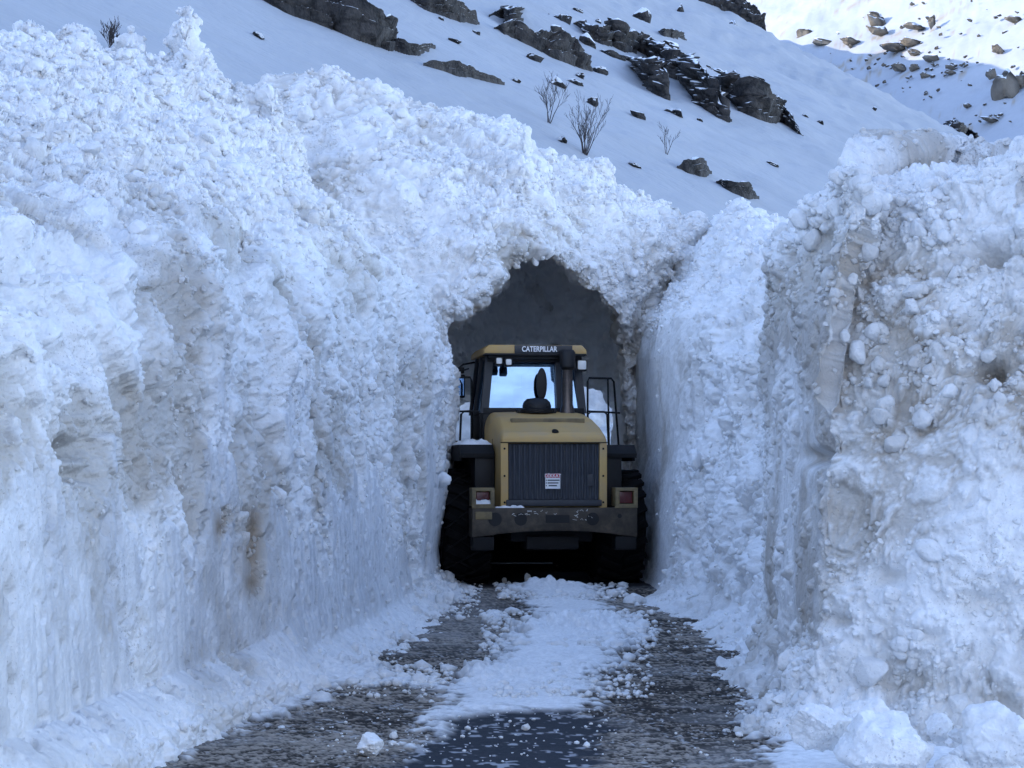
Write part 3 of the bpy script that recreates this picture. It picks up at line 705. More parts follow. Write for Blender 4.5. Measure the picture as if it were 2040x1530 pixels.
# ------------------------------------------------------------------ rocks, shrubs, loose blocks
def rock_mat(name, a, b_, snow_z=.72, sc=1.0):
    m, nt, b = nodes(name)
    tc = nd(nt, 'ShaderNodeTexCoord'); ge = nd(nt, 'ShaderNodeNewGeometry')
    n = nd(nt, 'ShaderNodeTexNoise'); n.inputs['Scale'].default_value = 1.6 * sc; n.inputs['Detail'].default_value = 9; n.inputs['Roughness'].default_value = .65
    v = nd(nt, 'ShaderNodeTexVoronoi', feature='DISTANCE_TO_EDGE'); v.inputs['Scale'].default_value = .8 * sc
    mp = nd(nt, 'ShaderNodeMapping'); mp.inputs['Rotation'].default_value = (.3, .45, .2); mp.inputs['Scale'].default_value = (.7, 1, 1.5)
    nt.links.new(tc.outputs['Object'], mp.inputs['Vector'])
    wv = nd(nt, 'ShaderNodeVectorMath', operation='MULTIPLY_ADD'); wv.inputs[1].default_value = (.7, .7, .7)
    nt.links.new(n.outputs['Color'], wv.inputs[0]); nt.links.new(mp.outputs[0], wv.inputs[2])
    nt.links.new(tc.outputs['Object'], n.inputs['Vector']); nt.links.new(wv.outputs[0], v.inputs['Vector'])
    cr = nd(nt, 'ShaderNodeValToRGB'); cr.color_ramp.elements[0].position = .34; cr.color_ramp.elements[0].color = (*a, 1)
    cr.color_ramp.elements[1].position = .68; cr.color_ramp.elements[1].color = (*b_, 1)
    nt.links.new(n.outputs['Fac'], cr.inputs['Fac'])
    ck = nd(nt, 'ShaderNodeMapRange'); ck.inputs['From Max'].default_value = .07; ck.inputs['To Min'].default_value = .25
    nt.links.new(v.outputs['Distance'], ck.inputs['Value'])
    mu = nd(nt, 'ShaderNodeMix', data_type='RGBA', blend_type='MULTIPLY'); mu.inputs['Factor'].default_value = 1
    nt.links.new(cr.outputs['Color'], mu.inputs['A']); nt.links.new(ck.outputs['Result'], mu.inputs['B'])
    sx = nd(nt, 'ShaderNodeSeparateXYZ'); nt.links.new(ge.outputs['Normal'], sx.inputs[0])
    ad = nd(nt, 'ShaderNodeMath', operation='MULTIPLY_ADD'); ad.inputs[1].default_value = .5
    nt.links.new(n.outputs['Fac'], ad.inputs[0]); nt.links.new(sx.outputs['Z'], ad.inputs[2])
    th = nd(nt, 'ShaderNodeMapRange'); th.inputs['From Min'].default_value = snow_z + .2; th.inputs['From Max'].default_value = snow_z + .28
    nt.links.new(ad.outputs[0], th.inputs['Value'])
    fx = nd(nt, 'ShaderNodeMix', data_type='RGBA'); fx.inputs['B'].default_value = (.86, .88, .90, 1)
    nt.links.new(th.outputs['Result'], fx.inputs['Factor']); nt.links.new(mu.outputs['Result'], fx.inputs['A'])
    nt.links.new(fx.outputs['Result'], b.inputs['Base Color']); b.inputs['Roughness'].default_value = .85
    bump(nt, b, [(3 * sc, .25 / sc, 8), (14 * sc, .06 / sc, 4)], .7)
    return m
M['rock'] = rock_mat('rock', (.010, .010, .012), (.070, .062, .055), .74)
M['rock_capped'] = rock_mat('rock_capped', (.014, .014, .016), (.07, .065, .06), .42)
M['rock_far'] = rock_mat('rock_far', (.07, .06, .05), (.26, .22, .17), sc=.25)

def blocky(P, cell, seed):
    W = np.stack([vn(P, 1.2 / cell, seed + 1), vn(P, 1.2 / cell, seed + 2), vn(P, 1.2 / cell, seed + 3)], 1) * cell * .3
    h, b = pmap(lambda p: _domes(p / cell, seed, .8, 1.0), (P + W).astype(np.float32))
    return h, b
def outcrop(prof, label, group='dark rock outcrops on the snowy slope', seed=0):
    """prof = [(px, y_top, y_bottom)] -> cliff band standing on the hillside"""
    prof = np.array(prof, float)
    px = np.arange(prof[0, 0] - 6, prof[-1, 0] + 6.1, 1.6)
    yt = np.interp(px, prof[:, 0], prof[:, 1]); yb = np.interp(px, prof[:, 0], prof[:, 2]) + 2
    ends = sst(0, 12, px - px[0]) * sst(0, 12, px[-1] - px)
    yt = yb + (yt - yb) * ends
    wig = vn(np.stack([px / 9, px * 0, px * 0], 1), 1, seed + 5) * 4 + vn(np.stack([px / 26, px * 0, px * 0], 1), 1, seed + 6) * 5
    yt = yt + wig * ends * np.clip((yb - yt) / 30, 0, 1)
    base = on_hill_v(px, yb)
    k = np.ones(9) / 9; pad = np.pad(base[:, 1], 4, 'edge'); Yb = np.convolve(pad, k, 'valid')
    X = (px - 1020) / F * Yb; Zb = CH + (HZ - yb) / F * Yb
    Hh = np.maximum((yb - yt) / F * Yb, .02)
    rows = []
    for t in np.linspace(-.25, 0, 4): rows.append(np.stack([X, Yb - .25, Zb + t * (5 + Hh)], 1))
    for t in np.linspace(.04, 1, 44): rows.append(np.stack([X, Yb - .25 + .5 * Hh * t ** 1.5, Zb + Hh * t], 1))
    for t in np.linspace(.08, 1, 16): rows.append(np.stack([X, Yb - .25 + .5 * Hh + t * (2 + 4.5 * Hh), Zb + Hh * (1 + .12 * t) - .6 * t * t * 0], 1))
    G = np.array(rows); nr, nc = G.shape[:2]; P = G.reshape(-1, 3); N = grid_normals(P, nr, nc)
    if N[(nr // 2) * nc + nc // 2, 1] > 0: N = -N
    hs = np.tile(np.clip(Hh, 0, 1.6), nr)
    h, b = blocky(P * np.array([.8, 1, .9]), 1.1, 700 + seed); h2, b2 = blocky(P, .45, 720 + seed)
    D = ((b - .5) * .34 + (h - .55) * .16 + (b2 - .5) * .09 + .10 * fbm(P, 3, 730 + seed, 3)) * hs * np.tile(ends, nr)
    row = np.repeat(np.arange(nr), nc)
    tt = np.clip((row - 4) / 44., 0, 1) * 2.3 + .55 * fbm(P, .6, 740 + seed, 3); D += .30 * (tt % 1.0) * hs * np.tile(ends, nr) * (row < 48)
    D *= 1 - .7 * sst(46, 52, row)
    P = P + N * D[:, None]
    c0 = P.reshape(nr, nc, 3)[4].mean(0)
    o = mesh_from('rock_outcrop', P - c0, grid_faces(nr, nc), M['rock'], smooth=False); o.location = c0
    tag(o, label, 'rock', group)
outcrop([(520, -22, -8), (560, -24, 14), (620, -22, 38), (690, -4, 66), (740, 18, 86), (765, 30, 92), (790, 66, 88)], 'largest dark cliff at the top edge left of centre, above the rubble slope', seed=1)
outcrop([(786, 82, 96), (810, 84, 104), (830, 88, 106), (862, 86, 92)], 'small dark rock just below the right end of the cliff at the top edge', seed=2)
outcrop([(808, -14, -4), (850, -10, 18), (900, 6, 34), (950, 22, 46)], 'narrow dark rock band cut by the top edge, between two larger cliffs', seed=3)
outcrop([(850, 124, 128), (885, 126, 138), (910, 120, 146), (945, 142, 152), (1000, 160, 166)], 'long thin rock sliver lying under a pale drift in the middle of the slope', seed=4)
outcrop([(980, 26, 30), (1010, 16, 44), (1045, 8, 34), (1062, 8, 30), (1088, 22, 28)], 'forked dark rock touching the top edge above the tunnel', seed=5)
outcrop([(990, 52, 56), (1020, 40, 72), (1060, 66, 90), (1100, 50, 110), (1130, 64, 120), (1150, 88, 130), (1176, 120, 136)], 'rock band with a snow-filled hollow, left of the largest outcrop', seed=6)
outcrop([(1148, 40, 46), (1180, 48, 82), (1230, 52, 90), (1290, 72, 112), (1340, 98, 150), (1375, 104, 190), (1410, 140, 216), (1440, 190, 234), (1452, 226, 238)], 'largest dark rock outcrop across the middle of the slope, with a broad face', seed=7)
outcrop([(1192, 100, 106), (1225, 104, 120), (1262, 118, 140), (1300, 122, 178), (1330, 130, 190)], 'lower left ledge of rock in front of the largest outcrop', seed=8)
outcrop([(1412, 150, 156), (1440, 148, 190), (1490, 162, 226), (1530, 180, 238), (1556, 206, 240), (1578, 232, 254), (1594, 262, 270)], 'tapering rock outcrop at the right lower end of the largest one', seed=9)
outcrop([(1400, -30, -8), (1430, -30, 10), (1470, -12, 36), (1500, 14, 54), (1524, 36, 66)], 'rounded grey rock on the ridge line against the sunlit mountain', seed=10)
outcrop([(1316, 58, 62), (1340, 58, 74), (1362, 66, 78)], 'small flat rock above the largest outcrop', seed=11)
outcrop([(1432, 358, 362), (1450, 362, 376), (1480, 368, 388), (1506, 386, 392)], 'low rock with a snow cap, lowest on the slope above the right wall', seed=12)
outcrop([(1354, 326, 332), (1370, 316, 340), (1392, 318, 344), (1412, 334, 342)], 'blocky half-buried rock beside the small right-hand shrub', seed=13)
outcrop([(1878, 246, 250), (1898, 240, 262), (1920, 246, 266), (1940, 258, 276), (1954, 276, 284)], 'dark boulder under a curved snow cap at the far right of the slope', seed=14)

def lump(name, mat, r, seed, sub=4, amp=.22, sq=(1, 1, 1), col=None, chunk=True, cell=.5):
    bm = bmesh.new(); bmesh.ops.create_icosphere(bm, subdivisions=sub, radius=1.0)
    V = np.array([v.co[:] for v in bm.verts]); Fc = np.array([[v.index for v in f.verts] for f in bm.faces]); bm.free()
    n = V.copy()
    off = np.array([seed * 3.7, seed * 1.3, seed * 2.1])
    D = amp * fbm(V + off, 1.1, seed, 3) * 1.6
    # a few sliced facets
    rg = np.random.RandomState(seed)
    V = V * (1 + D[:, None])
    for _ in range(9):
        a = rg.normal(size=3); a /= np.linalg.norm(a); d = rg.uniform(.62, .92)
        s = V @ a; over = np.maximum(s - d, 0); V = V - a[None] * (over * .93)[:, None]
    V = V * np.array(sq) * r
    if chunk:
        h, cav, t = rubble(V + off, [(cell * r, .22), (cell * .45 * r, .38), (cell * .2 * r, .5)], seed + 9)
        nn = n / np.linalg.norm(n, axis=1, keepdims=True)
        V = V + nn * (h - .1 * r)[:, None]
    else: cav = np.full(len(V), .4); t = np.zeros(len(V))
    c = None
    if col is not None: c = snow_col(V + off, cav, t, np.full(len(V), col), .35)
    return mesh_from(name, V, Fc, mat, c, smooth=chunk)

SM = [  # small rocks on the hillside: px, py(base), width, height, label
 (1066, 122, 26, 20, 'rounded lone boulder below the rock band with the snow-filled hollow'),
 (1195, 144, 30, 16, 'flat dark rock at the right tip of the hollowed rock band'),
 (1109, 168, 34, 22, 'dark rock directly behind the crown of the left shrub'),
 (1145, 172, 30, 14, 'triangular rock just right of the left shrub'),
 (1155, 154, 16, 10, 'tiny dark stone above the triangular rock'),
 (1180, 210, 20, 16, 'round boulder behind the top of the middle shrub'),
 (1270, 234, 28, 18, 'round-topped boulder in a snow hollow, mid slope'),
 (1346, 236, 34, 14, 'slanting rock just above the small right-hand shrub'),
 (1395, 240, 12, 8, 'pebble-sized dark stone right of the slanting rock'),
 (1120, 284, 18, 14, 'dark stone low on the slope left of the middle shrub'),
 (1265, 332, 30, 8, 'thin dark sliver of rock left of the small shrub'),
 (1540, 332, 26, 7, 'thin dark sliver of rock alone on the lower right slope'),
 (1604, 232, 10, 7, 'dot-like stone right of the tapering outcrop, the upper left of two'),
 (1634, 246, 18, 7, 'thin stone right of the tapering outcrop, the lower right of two'),
 (1742, 226, 9, 9, 'solitary small stone on the smooth slope below the ridge'),
 (514, 74, 24, 14, 'dark rock poking out behind the tallest rubble mound on the left'),
 (1026, 162, 16, 8, 'small dark stone between the thin sliver and the left shrub'),
 (878, 46, 12, 6, 'small stone below the narrow rock band at the top edge'),
 (905, 84, 26, 9, 'flat stone on the open snow above the thin sliver'),
 (948, 68, 16, 6, 'faint stone right of the flat one on open snow'),
 (1278, 40, 30, 36, 'slanted slab of rock above the largest outcrop'),
 (1356, 46, 16, 20, 'pear-shaped grey stone high on the slope'),
 (1462, 58, 14, 22, 'slanted grey stone near the ridge'),
 (1410, 122, 10, 8, 'tiny stone on the snow above the largest outcrop'),
 (1430, 134, 36, 10, 'low rock streak on the snow right above the largest outcrop'),
 (1150, 20, 18, 7, 'flat dark stone near the top edge above the largest outcrop'),
 (1192, 26, 12, 12, 'little upright stone near the top edge above the largest outcrop'),
 (1110, 26, 14, 9, 'dark stone right of the forked rock at the top edge'),
 (1128, 60, 18, 22, 'narrow upright rock between the two big outcrops'),
 (1168, 102, 34, 22, 'dark rock wedged between the two big outcrops'),
 (1336, 94, 40, 14, 'long grey rock along the upper edge of the largest outcrop'),
 (210, 0, 0, 0, ''),
]
for k, (px, py, wd, ht, lab) in enumerate(SM):
    if not wd: continue
    x, y, z = on_hill(px, py); s = y / F
    o = lump('rock', M['rock_capped'], 1.0, 40 + k, 4, .5, (1, 1, 1), chunk=False)
    o.scale = (wd * .58 * s, max(wd, ht) * .7 * s, ht * .72 * s); o.rotation_euler = (0, .38 if wd > ht * 1.4 else .1, random.uniform(-.2, .2))
    o.location = (x, y + .35 * ht * s, z + ht * .22 * s)
    tag(o, lab, 'rock')
# rocks on the sunlit and shaded mountain
FM = [(1602, 78, 34, 24, 'brown broken crag at the left of the sunlit mountain'), (1640, 92, 50, 14, 'long brown rock step right of the leftmost crag'), (1698, 86, 34, 12, 'tan rock streak beside the shadow line'),
      (1742, 44, 34, 22, 'grey crag high on the sunlit mountain'), (1738, 32, 20, 14, 'small crag just above the high grey one'), (1752, 66, 30, 18, 'grey-brown rock under the high crag'), (1778, 98, 50, 18, 'long dark ledge at the edge of the sunlit snow'), (1812, 86, 40, 16, 'brown ledge running down from the high crag'),
      (1822, 108, 34, 10, 'dark low rock row right of the long ledge'), (1855, 120, 38, 14, 'dark broken rocks just inside the shaded snow'), (1790, 136, 30, 16, 'dark rock cluster below the long ledge'), (1822, 136, 18, 12, 'blue-grey rock right of the dark cluster'), (1842, 154, 24, 12, 'dark rock low in the shaded scree'),
      (1895, 134, 22, 12, 'dark rock at the right end of the scree'), (1892, 146, 24, 7, 'thin rock beneath the scree end'), (2005, 190, 56, 60, 'tall brown crag above the near right wall'), (1976, 152, 24, 18, 'dark rock left of the tall brown crag'), (1992, 176, 34, 20, 'dark shelf joined to the tall brown crag'),
      (2032, 168, 24, 30, 'dark rock at the right edge beside the tall crag'), (1925, 212, 18, 7, 'small flat rock alone on shaded snow'), (1970, 240, 40, 9, 'row of dark stones low on the shaded mountain'), (2018, 42, 30, 12, 'tan patch of rock at the top right corner'), (1990, 102, 26, 12, 'brown rock at the shadow edge on the right'), (1818, 54, 36, 12, 'tan rock in the middle of the sunlit snow'), (1855, 48, 12, 20, 'narrow tan rib of rock in the sunlit snow')]
for k, (px, py, wd, ht, lab) in enumerate(FM):
    x, y, z = on_mountain(px, py); s = y / F
    o = lump('rock', M['rock_far'], 1.0, 140 + k, 4, .6, (1, 1, 1), chunk=False)
    o.scale = (wd * .55 * s, wd * .5 * s, ht * .6 * s); o.location = (x, y, z + ht * .2 * s); o.rotation_euler = (0, .3, random.uniform(-.5, .5))
    tag(o, lab, 'rock')
rg = np.random.RandomState(5)
protos = [lump('rock', M['rock_far'], 1.0, 190 + q, 3, .5, (1, 1, 1), chunk=False) for q in range(4)]
for k in range(110):
    while True:
        px = rg.uniform(1600, 2040); py = rg.uniform(2, 250)
        if py > 60 + (px - 1500) * .46: continue
        cl = math.exp(-(((px - 1830) / 90) ** 2 + ((py - 135) / 35) ** 2)) + .8 * math.exp(-(((px - 1960) / 50) ** 2 + ((py - 235) / 12) ** 2)) + .5 * math.exp(-(((px - 1680) / 60) ** 2 + ((py - 70) / 25) ** 2)) + .12
        if rg.rand() < cl: break
    o = protos[k] if k < 4 else protos[k % 4].copy()
    if k >= 4: COL.objects.link(o)
    x, y, z = on_mountain(px, py); s = y / F; wd = rg.uniform(3, 12)
    o.scale = (wd * .6 * s, wd * .4 * s, wd * .3 * s); o.location = (x, y, z + .1); o.rotation_euler = (0, .4, rg.uniform(0, 6))
    tag(o, 'one of many small scattered stones dotting the far mountain snow', 'rock', 'small stones on the far mountain')

# ------------------------------------------------------------------ bare shrubs
m, nt_, b = nodes('bark'); b.inputs['Base Color'].default_value = (.05, .042, .042, 1); b.inputs['Roughness'].default_value = .9
bump(nt_, b, [(60, .01, 3)]); M['bark'] = b.id_data and m
def shrub(px, py, h, label, seed, stems, spread, lean=0, dens=.8):
    x, y, z = on_hill(px, py)
    H = h / F * y
    rg = random.Random(seed)
    segs = []; cur = [0]
    def grow(p, d, L, r, lev):
        n = 4; q = p
        for k in range(n):
            d = (d + Vector((rg.uniform(-1, 1), rg.uniform(-1, 1), rg.uniform(-.3, .9))) * .16).normalized()
            q2 = q + d * (L / n); r2 = r * (1 - .14 * (k + 1))
            segs[cur[0]][0 if lev == 0 else 1].append((q, q2, r * (1 - .14 * k), r2)); q = q2
            if lev < 3 and (k >= 1 or lev > 0):
                for _ in range(2 if lev < 2 else 1):
                    if rg.random() < dens:
                        a = rg.uniform(0, 6.28); s = rg.uniform(.35, .75)
                        e = (d + Vector((math.cos(a) * s, math.sin(a) * s, .25))).normalized()
                        grow(q, e, L * rg.uniform(.42, .62), r2 * .6, lev + 1)
    for k in range(stems):
        segs.append(([], [])); cur[0] = k
        a = rg.uniform(0, 6.28); s = spread * rg.uniform(.3, 1)
        grow(Vector((math.cos(a) * .02, math.sin(a) * .02, -.1)), Vector((math.cos(a) * s + lean, math.sin(a) * s, 1)).normalized(), H * rg.uniform(.55, .72), .011 * H + .004, 0)
    root = empty('bare_shrub', (x, y, z)); tag(root, label, 'shrub')
    def tubes(name, ss, par):
        V = []; Fc = []
        for p, q, r0, r1 in ss:
            d = (q - p).normalized(); u = d.orthogonal().normalized(); w_ = d.cross(u); b0 = len(V)
            for c, r in ((p, r0), (q, r1)):
                for k in range(4):
                    a = k * math.pi / 2; V.append(c + (u * math.cos(a) + w_ * math.sin(a)) * max(r, .0032))
            for k in range(4): Fc.append((b0 + k, b0 + (k + 1) % 4, b0 + 4 + (k + 1) % 4, b0 + 4 + k))
        return mesh_from(name, np.array([v[:] for v in V]), np.array(Fc), M['bark'], parent=par)
    for a_, b_ in segs:
        st_ = tubes('stem', a_, root)
        if b_: tubes('twigs', b_, st_)
shrub(1092, 244, 100, 'leafless shrub with a rounded crown, left one of the pair above the tunnel', 3, 4, .5, dens=.7)
shrub(1165, 310, 102, 'leafless shrub of many upright stems, right one of the pair above the tunnel', 8, 10, .36, .08, dens=.5)
shrub(1328, 308, 66, 'small leaning bare shrub by a half-buried rock on the slope', 12, 3, .35, .3, dens=.5)
shrub(212, 100, 62, 'faint bare shrub rising behind the rubble crest at the top left', 21, 3, .5)
shrub(1563, 470, 36, 'tiny dark twiggy shrub peeking out beside the near right wall', 30, 4, .4)

# ------------------------------------------------------------------ loose snow blocks
def block(px, base, wd, ht, label, seed, Y=None, z=0, sub=5, dirt=.25, name='snow_block', cell=.5, lift=0):
    y = Y or F * CH / (base - HZ)
    s = y / F; x = (px - 1020) / F * y
    o = lump(name, M['snow'], 1.0, seed, sub, .22, (wd * .5 * s, wd * .42 * s, ht * .5 * s), dirt, cell=cell) if False else None
    r = max(wd, ht) * .5 * s
    o = lump(name, M['snow'], r, seed, sub, .22, (wd / max(wd, ht), .85 * wd / max(wd, ht), ht / max(wd, ht)), dirt, cell=cell)
    zz = z if Y is None else CH - (base - HZ) / F * y
    o.location = (x, y, zz + ht * .42 * s)
    tag(o, label, 'snow block')
block(1762, 1570, 225, 175, 'largest flat-topped white snow block in the bottom right pile', 401, Y=11.0, sub=6, dirt=.1)
block(1640, 1490, 120, 100, 'knobbly snow lump at the left end of the bottom right pile', 402, Y=11.35, sub=6, cell=.7)
block(1722, 1460, 120, 80, 'rounded snow lump behind the largest flat-topped block', 403, Y=11.6, sub=6, cell=.7)
block(2010, 1560, 200, 190, 'big pale snow boulder at the right edge of the frame', 404, Y=11.1, sub=6, dirt=.2)
block(1868, 1480, 60, 66, 'upright angular snow chunk standing between the two largest blocks', 405, Y=11.4, dirt=.35)
block(1913, 1484, 46, 42, 'smooth egg-shaped snow lump left of the big pale boulder', 406, Y=11.3, cell=1.2)
block(1892, 1488, 20, 18, 'small ball of snow tucked against the egg-shaped lump', 407, Y=11.2, sub=4)
block(1918, 1518, 54, 40, 'greyish chunk below the egg-shaped lump', 408, Y=11.1, dirt=.4)
block(1900, 1560, 80, 60, 'white snow lump at the bottom edge, right of the largest block', 409, Y=10.9)
block(1990, 1580, 110, 70, 'white snow lump at the bottom edge under the big pale boulder', 410, Y=10.75)
block(735, 1508, 64, 58, 'fist-shaped snow boulder lying alone on the dark gravel', 411, dirt=.3)
block(784, 1474, 20, 18, 'small snowball just right of the lone snow boulder', 412, sub=4)
block(1245, 1391, 26, 16, 'oval white snow lump at the edge of the right wheel track', 413, sub=4, dirt=.05)
block(1048, 1455, 17, 15, 'little snowball on the wet asphalt in the middle of the lane', 414, sub=4, dirt=.05)
block(860, 1402, 12, 10, 'little snowball on the left wheel track', 415, sub=3)
block(1050, 1166, 16, 26, 'pointed bit of snow standing in front of the left rear tyre gap', 416, sub=4)
block(1004, 1164, 12, 16, 'small snow bit in front of the left rear tyre', 417, sub=3)
block(560, 1455, 16, 12, 'little snow crumb at the foot of the left wall', 418, sub=3)

# crumbs nobody could count
def crumbs():
    bm = bmesh.new(); bmesh.ops.create_icosphere(bm, subdivisions=1, radius=1.0)
    V0 = np.array([v.co[:] for v in bm.verts]); F0 = np.array([[v.index for v in f.verts] for f in bm.faces]); bm.free()
    rg = np.random.RandomState(9); V = []; Fc = []; n = 0
    areas = [(620, 1230, 1420, 1530, 200, .4), (960, 1310, 1225, 1300, 700, 1.7), (960, 1300, 1300, 1400, 450, 1.0), (985, 1250, 1166, 1200, 420, 1.5), (700, 900, 1335, 1372, 200, 1.5), (480, 900, 1330, 1400, 300, .7), (1440, 1530, 1230, 1480, 130, .6), (1330, 1500, 1180, 1300, 90, .8), (640, 800, 1250, 1345, 160, .6), (1230, 1480, 1300, 1530, 60, .35), (860, 960, 1168, 1240, 150, 1.0)]
    for (a, b, c, d, k, sc) in areas:
        for _ in range(k):
            x, y = g(rg.uniform(a, b), rg.uniform(c, d)); r = sc * rg.choice([.010, .014, .02, .035], p=[.45, .3, .18, .07]) * rg.uniform(.7, 1.4)
            v = V0 * (1 + .3 * rg.uniform(-1, 1, (len(V0), 1))) * r * np.array([1.2, 1.2, .8]) + np.array([x, y, .03 + r * .3])
            V.append(v); Fc.append(F0 + n); n += len(v)
    V = np.concatenate(V); Fc = np.concatenate(Fc)
    o = mesh_from('snow_crumbs', V, Fc, M['snow'], np.tile(SNOW[None] * .95, (len(V), 1)).astype(np.float32)); tag(o, 'white snow crumbs strewn over the road', 'snow crumbs', kind='stuff')
crumbs()
# ------------------------------------------------------------------ wheel loader
def plain(name, col, rough=.5, metal=0, spec=.5, grime=.5, gcol=(.06, .055, .05), sc=3, bumpd=.004):
    m, nt, b = nodes(name)
    tc = nd(nt, 'ShaderNodeTexCoord'); n = nd(nt, 'ShaderNodeTexNoise'); n.inputs['Scale'].default_value = sc; n.inputs['Detail'].default_value = 8; n.inputs['Roughness'].default_value = .7
    nt.links.new(tc.outputs['Object'], n.inputs['Vector'])
    mr = nd(nt, 'ShaderNodeMapRange'); mr.inputs['From Min'].default_value = .45; mr.inputs['From Max'].default_value = .75; mr.inputs['To Max'].default_value = grime
    nt.links.new(n.outputs['Fac'], mr.inputs['Value'])
    mx = nd(nt, 'ShaderNodeMix', data_type='RGBA'); mx.inputs['A'].default_value = (*col, 1); mx.inputs['B'].default_value = (*gcol, 1)
    nt.links.new(mr.outputs['Result'], mx.inputs['Factor']); nt.links.new(mx.outputs['Result'], b.inputs['Base Color'])
    b.inputs['Roughness'].default_value = rough; b.inputs['Metallic'].default_value = metal; b.inputs['Specular IOR Level'].default_value = spec
    if bumpd: bump(nt, b, [(sc * 8, bumpd, 4)], .3)
    return m
M['yellow'] = plain('yellow_paint', (.50, .315, .105), .55, grime=.7, gcol=(.36, .275, .175))
M['dirty_yellow'] = plain('dirty_yellow_paint', (.20, .15, .07), .65, grime=.9, gcol=(.04, .035, .03), sc=4)
M['black'] = plain('black_plastic', (.006, .006, .007), .5, spec=.35, grime=.3, gcol=(.02, .02, .02))
M['grey'] = plain('grey_steel', (.04, .043, .05), .5, spec=.4, grime=.5, gcol=(.02, .02, .022))
M['grille'] = plain('grille_steel', (.05, .055, .065), .45, grime=.6, gcol=(.05, .05, .055), sc=2)
M['rubber'] = plain('rubber', (.006, .006, .007), .9, spec=.2, grime=.5, gcol=(.016, .015, .014), sc=5)
M['bumper'] = plain('worn_counterweight', (.030, .021, .012), .55, grime=.95, gcol=(.10, .074, .048), sc=4.5)
M['dark'] = plain('dark_steel', (.008, .008, .009), .7, spec=.25, gcol=(.022, .02, .018), grime=.5)
M['lens'] = plain('lamp_lens', (.75, .75, .72), .15, grime=.2, sc=12, bumpd=0)
M['red'] = plain('red_lens', (.10, .01, .01), .25, grime=.4, sc=12, bumpd=0)
M['white'] = plain('white_print', (.8, .8, .8), .5, grime=.15, sc=10, bumpd=0)
M['redprint'] = plain('red_print', (.5, .03, .05), .5, grime=.1, sc=10, bumpd=0)
M['signblack'] = plain('sign_black', (.015, .017, .022), .4, grime=.2, bumpd=0)
M['chrome'] = plain('exhaust_metal', (.12, .10, .09), .35, .8, grime=.7, gcol=(.03, .025, .022), sc=5)
def glass_mat():
    m = bpy.data.materials.new('cab_glass'); m.use_nodes = True; nt = m.node_tree; nt.nodes.clear()
    o = nt.nodes.new('ShaderNodeOutputMaterial'); mx = nt.nodes.new('ShaderNodeMixShader'); t = nt.nodes.new('ShaderNodeBsdfTransparent'); gl = nt.nodes.new('ShaderNodeBsdfGlossy')
    t.inputs[0].default_value = (.45, .55, .62, 1); gl.inputs['Color'].default_value = (.36, .55, .80, 1); gl.inputs['Roughness'].default_value = .03
    n = nt.nodes.new('ShaderNodeTexNoise'); n.inputs['Scale'].default_value = 1.6; n.inputs['Detail'].default_value = 4; mr = nt.nodes.new('ShaderNodeMapRange'); mr.inputs['From Min'].default_value = .3; mr.inputs['From Max'].default_value = .7; mr.inputs['To Min'].default_value = .5; mr.inputs['To Max'].default_value = .82
    nt.links.new(n.outputs['Fac'], mr.inputs['Value']); nt.links.new(mr.outputs[0], mx.inputs[0])
    nt.links.new(t.outputs[0], mx.inputs[1]); nt.links.new(gl.outputs[0], mx.inputs[2]); nt.links.new(mx.outputs[0], o.inputs[0])
    return m
M['glass'] = glass_mat()

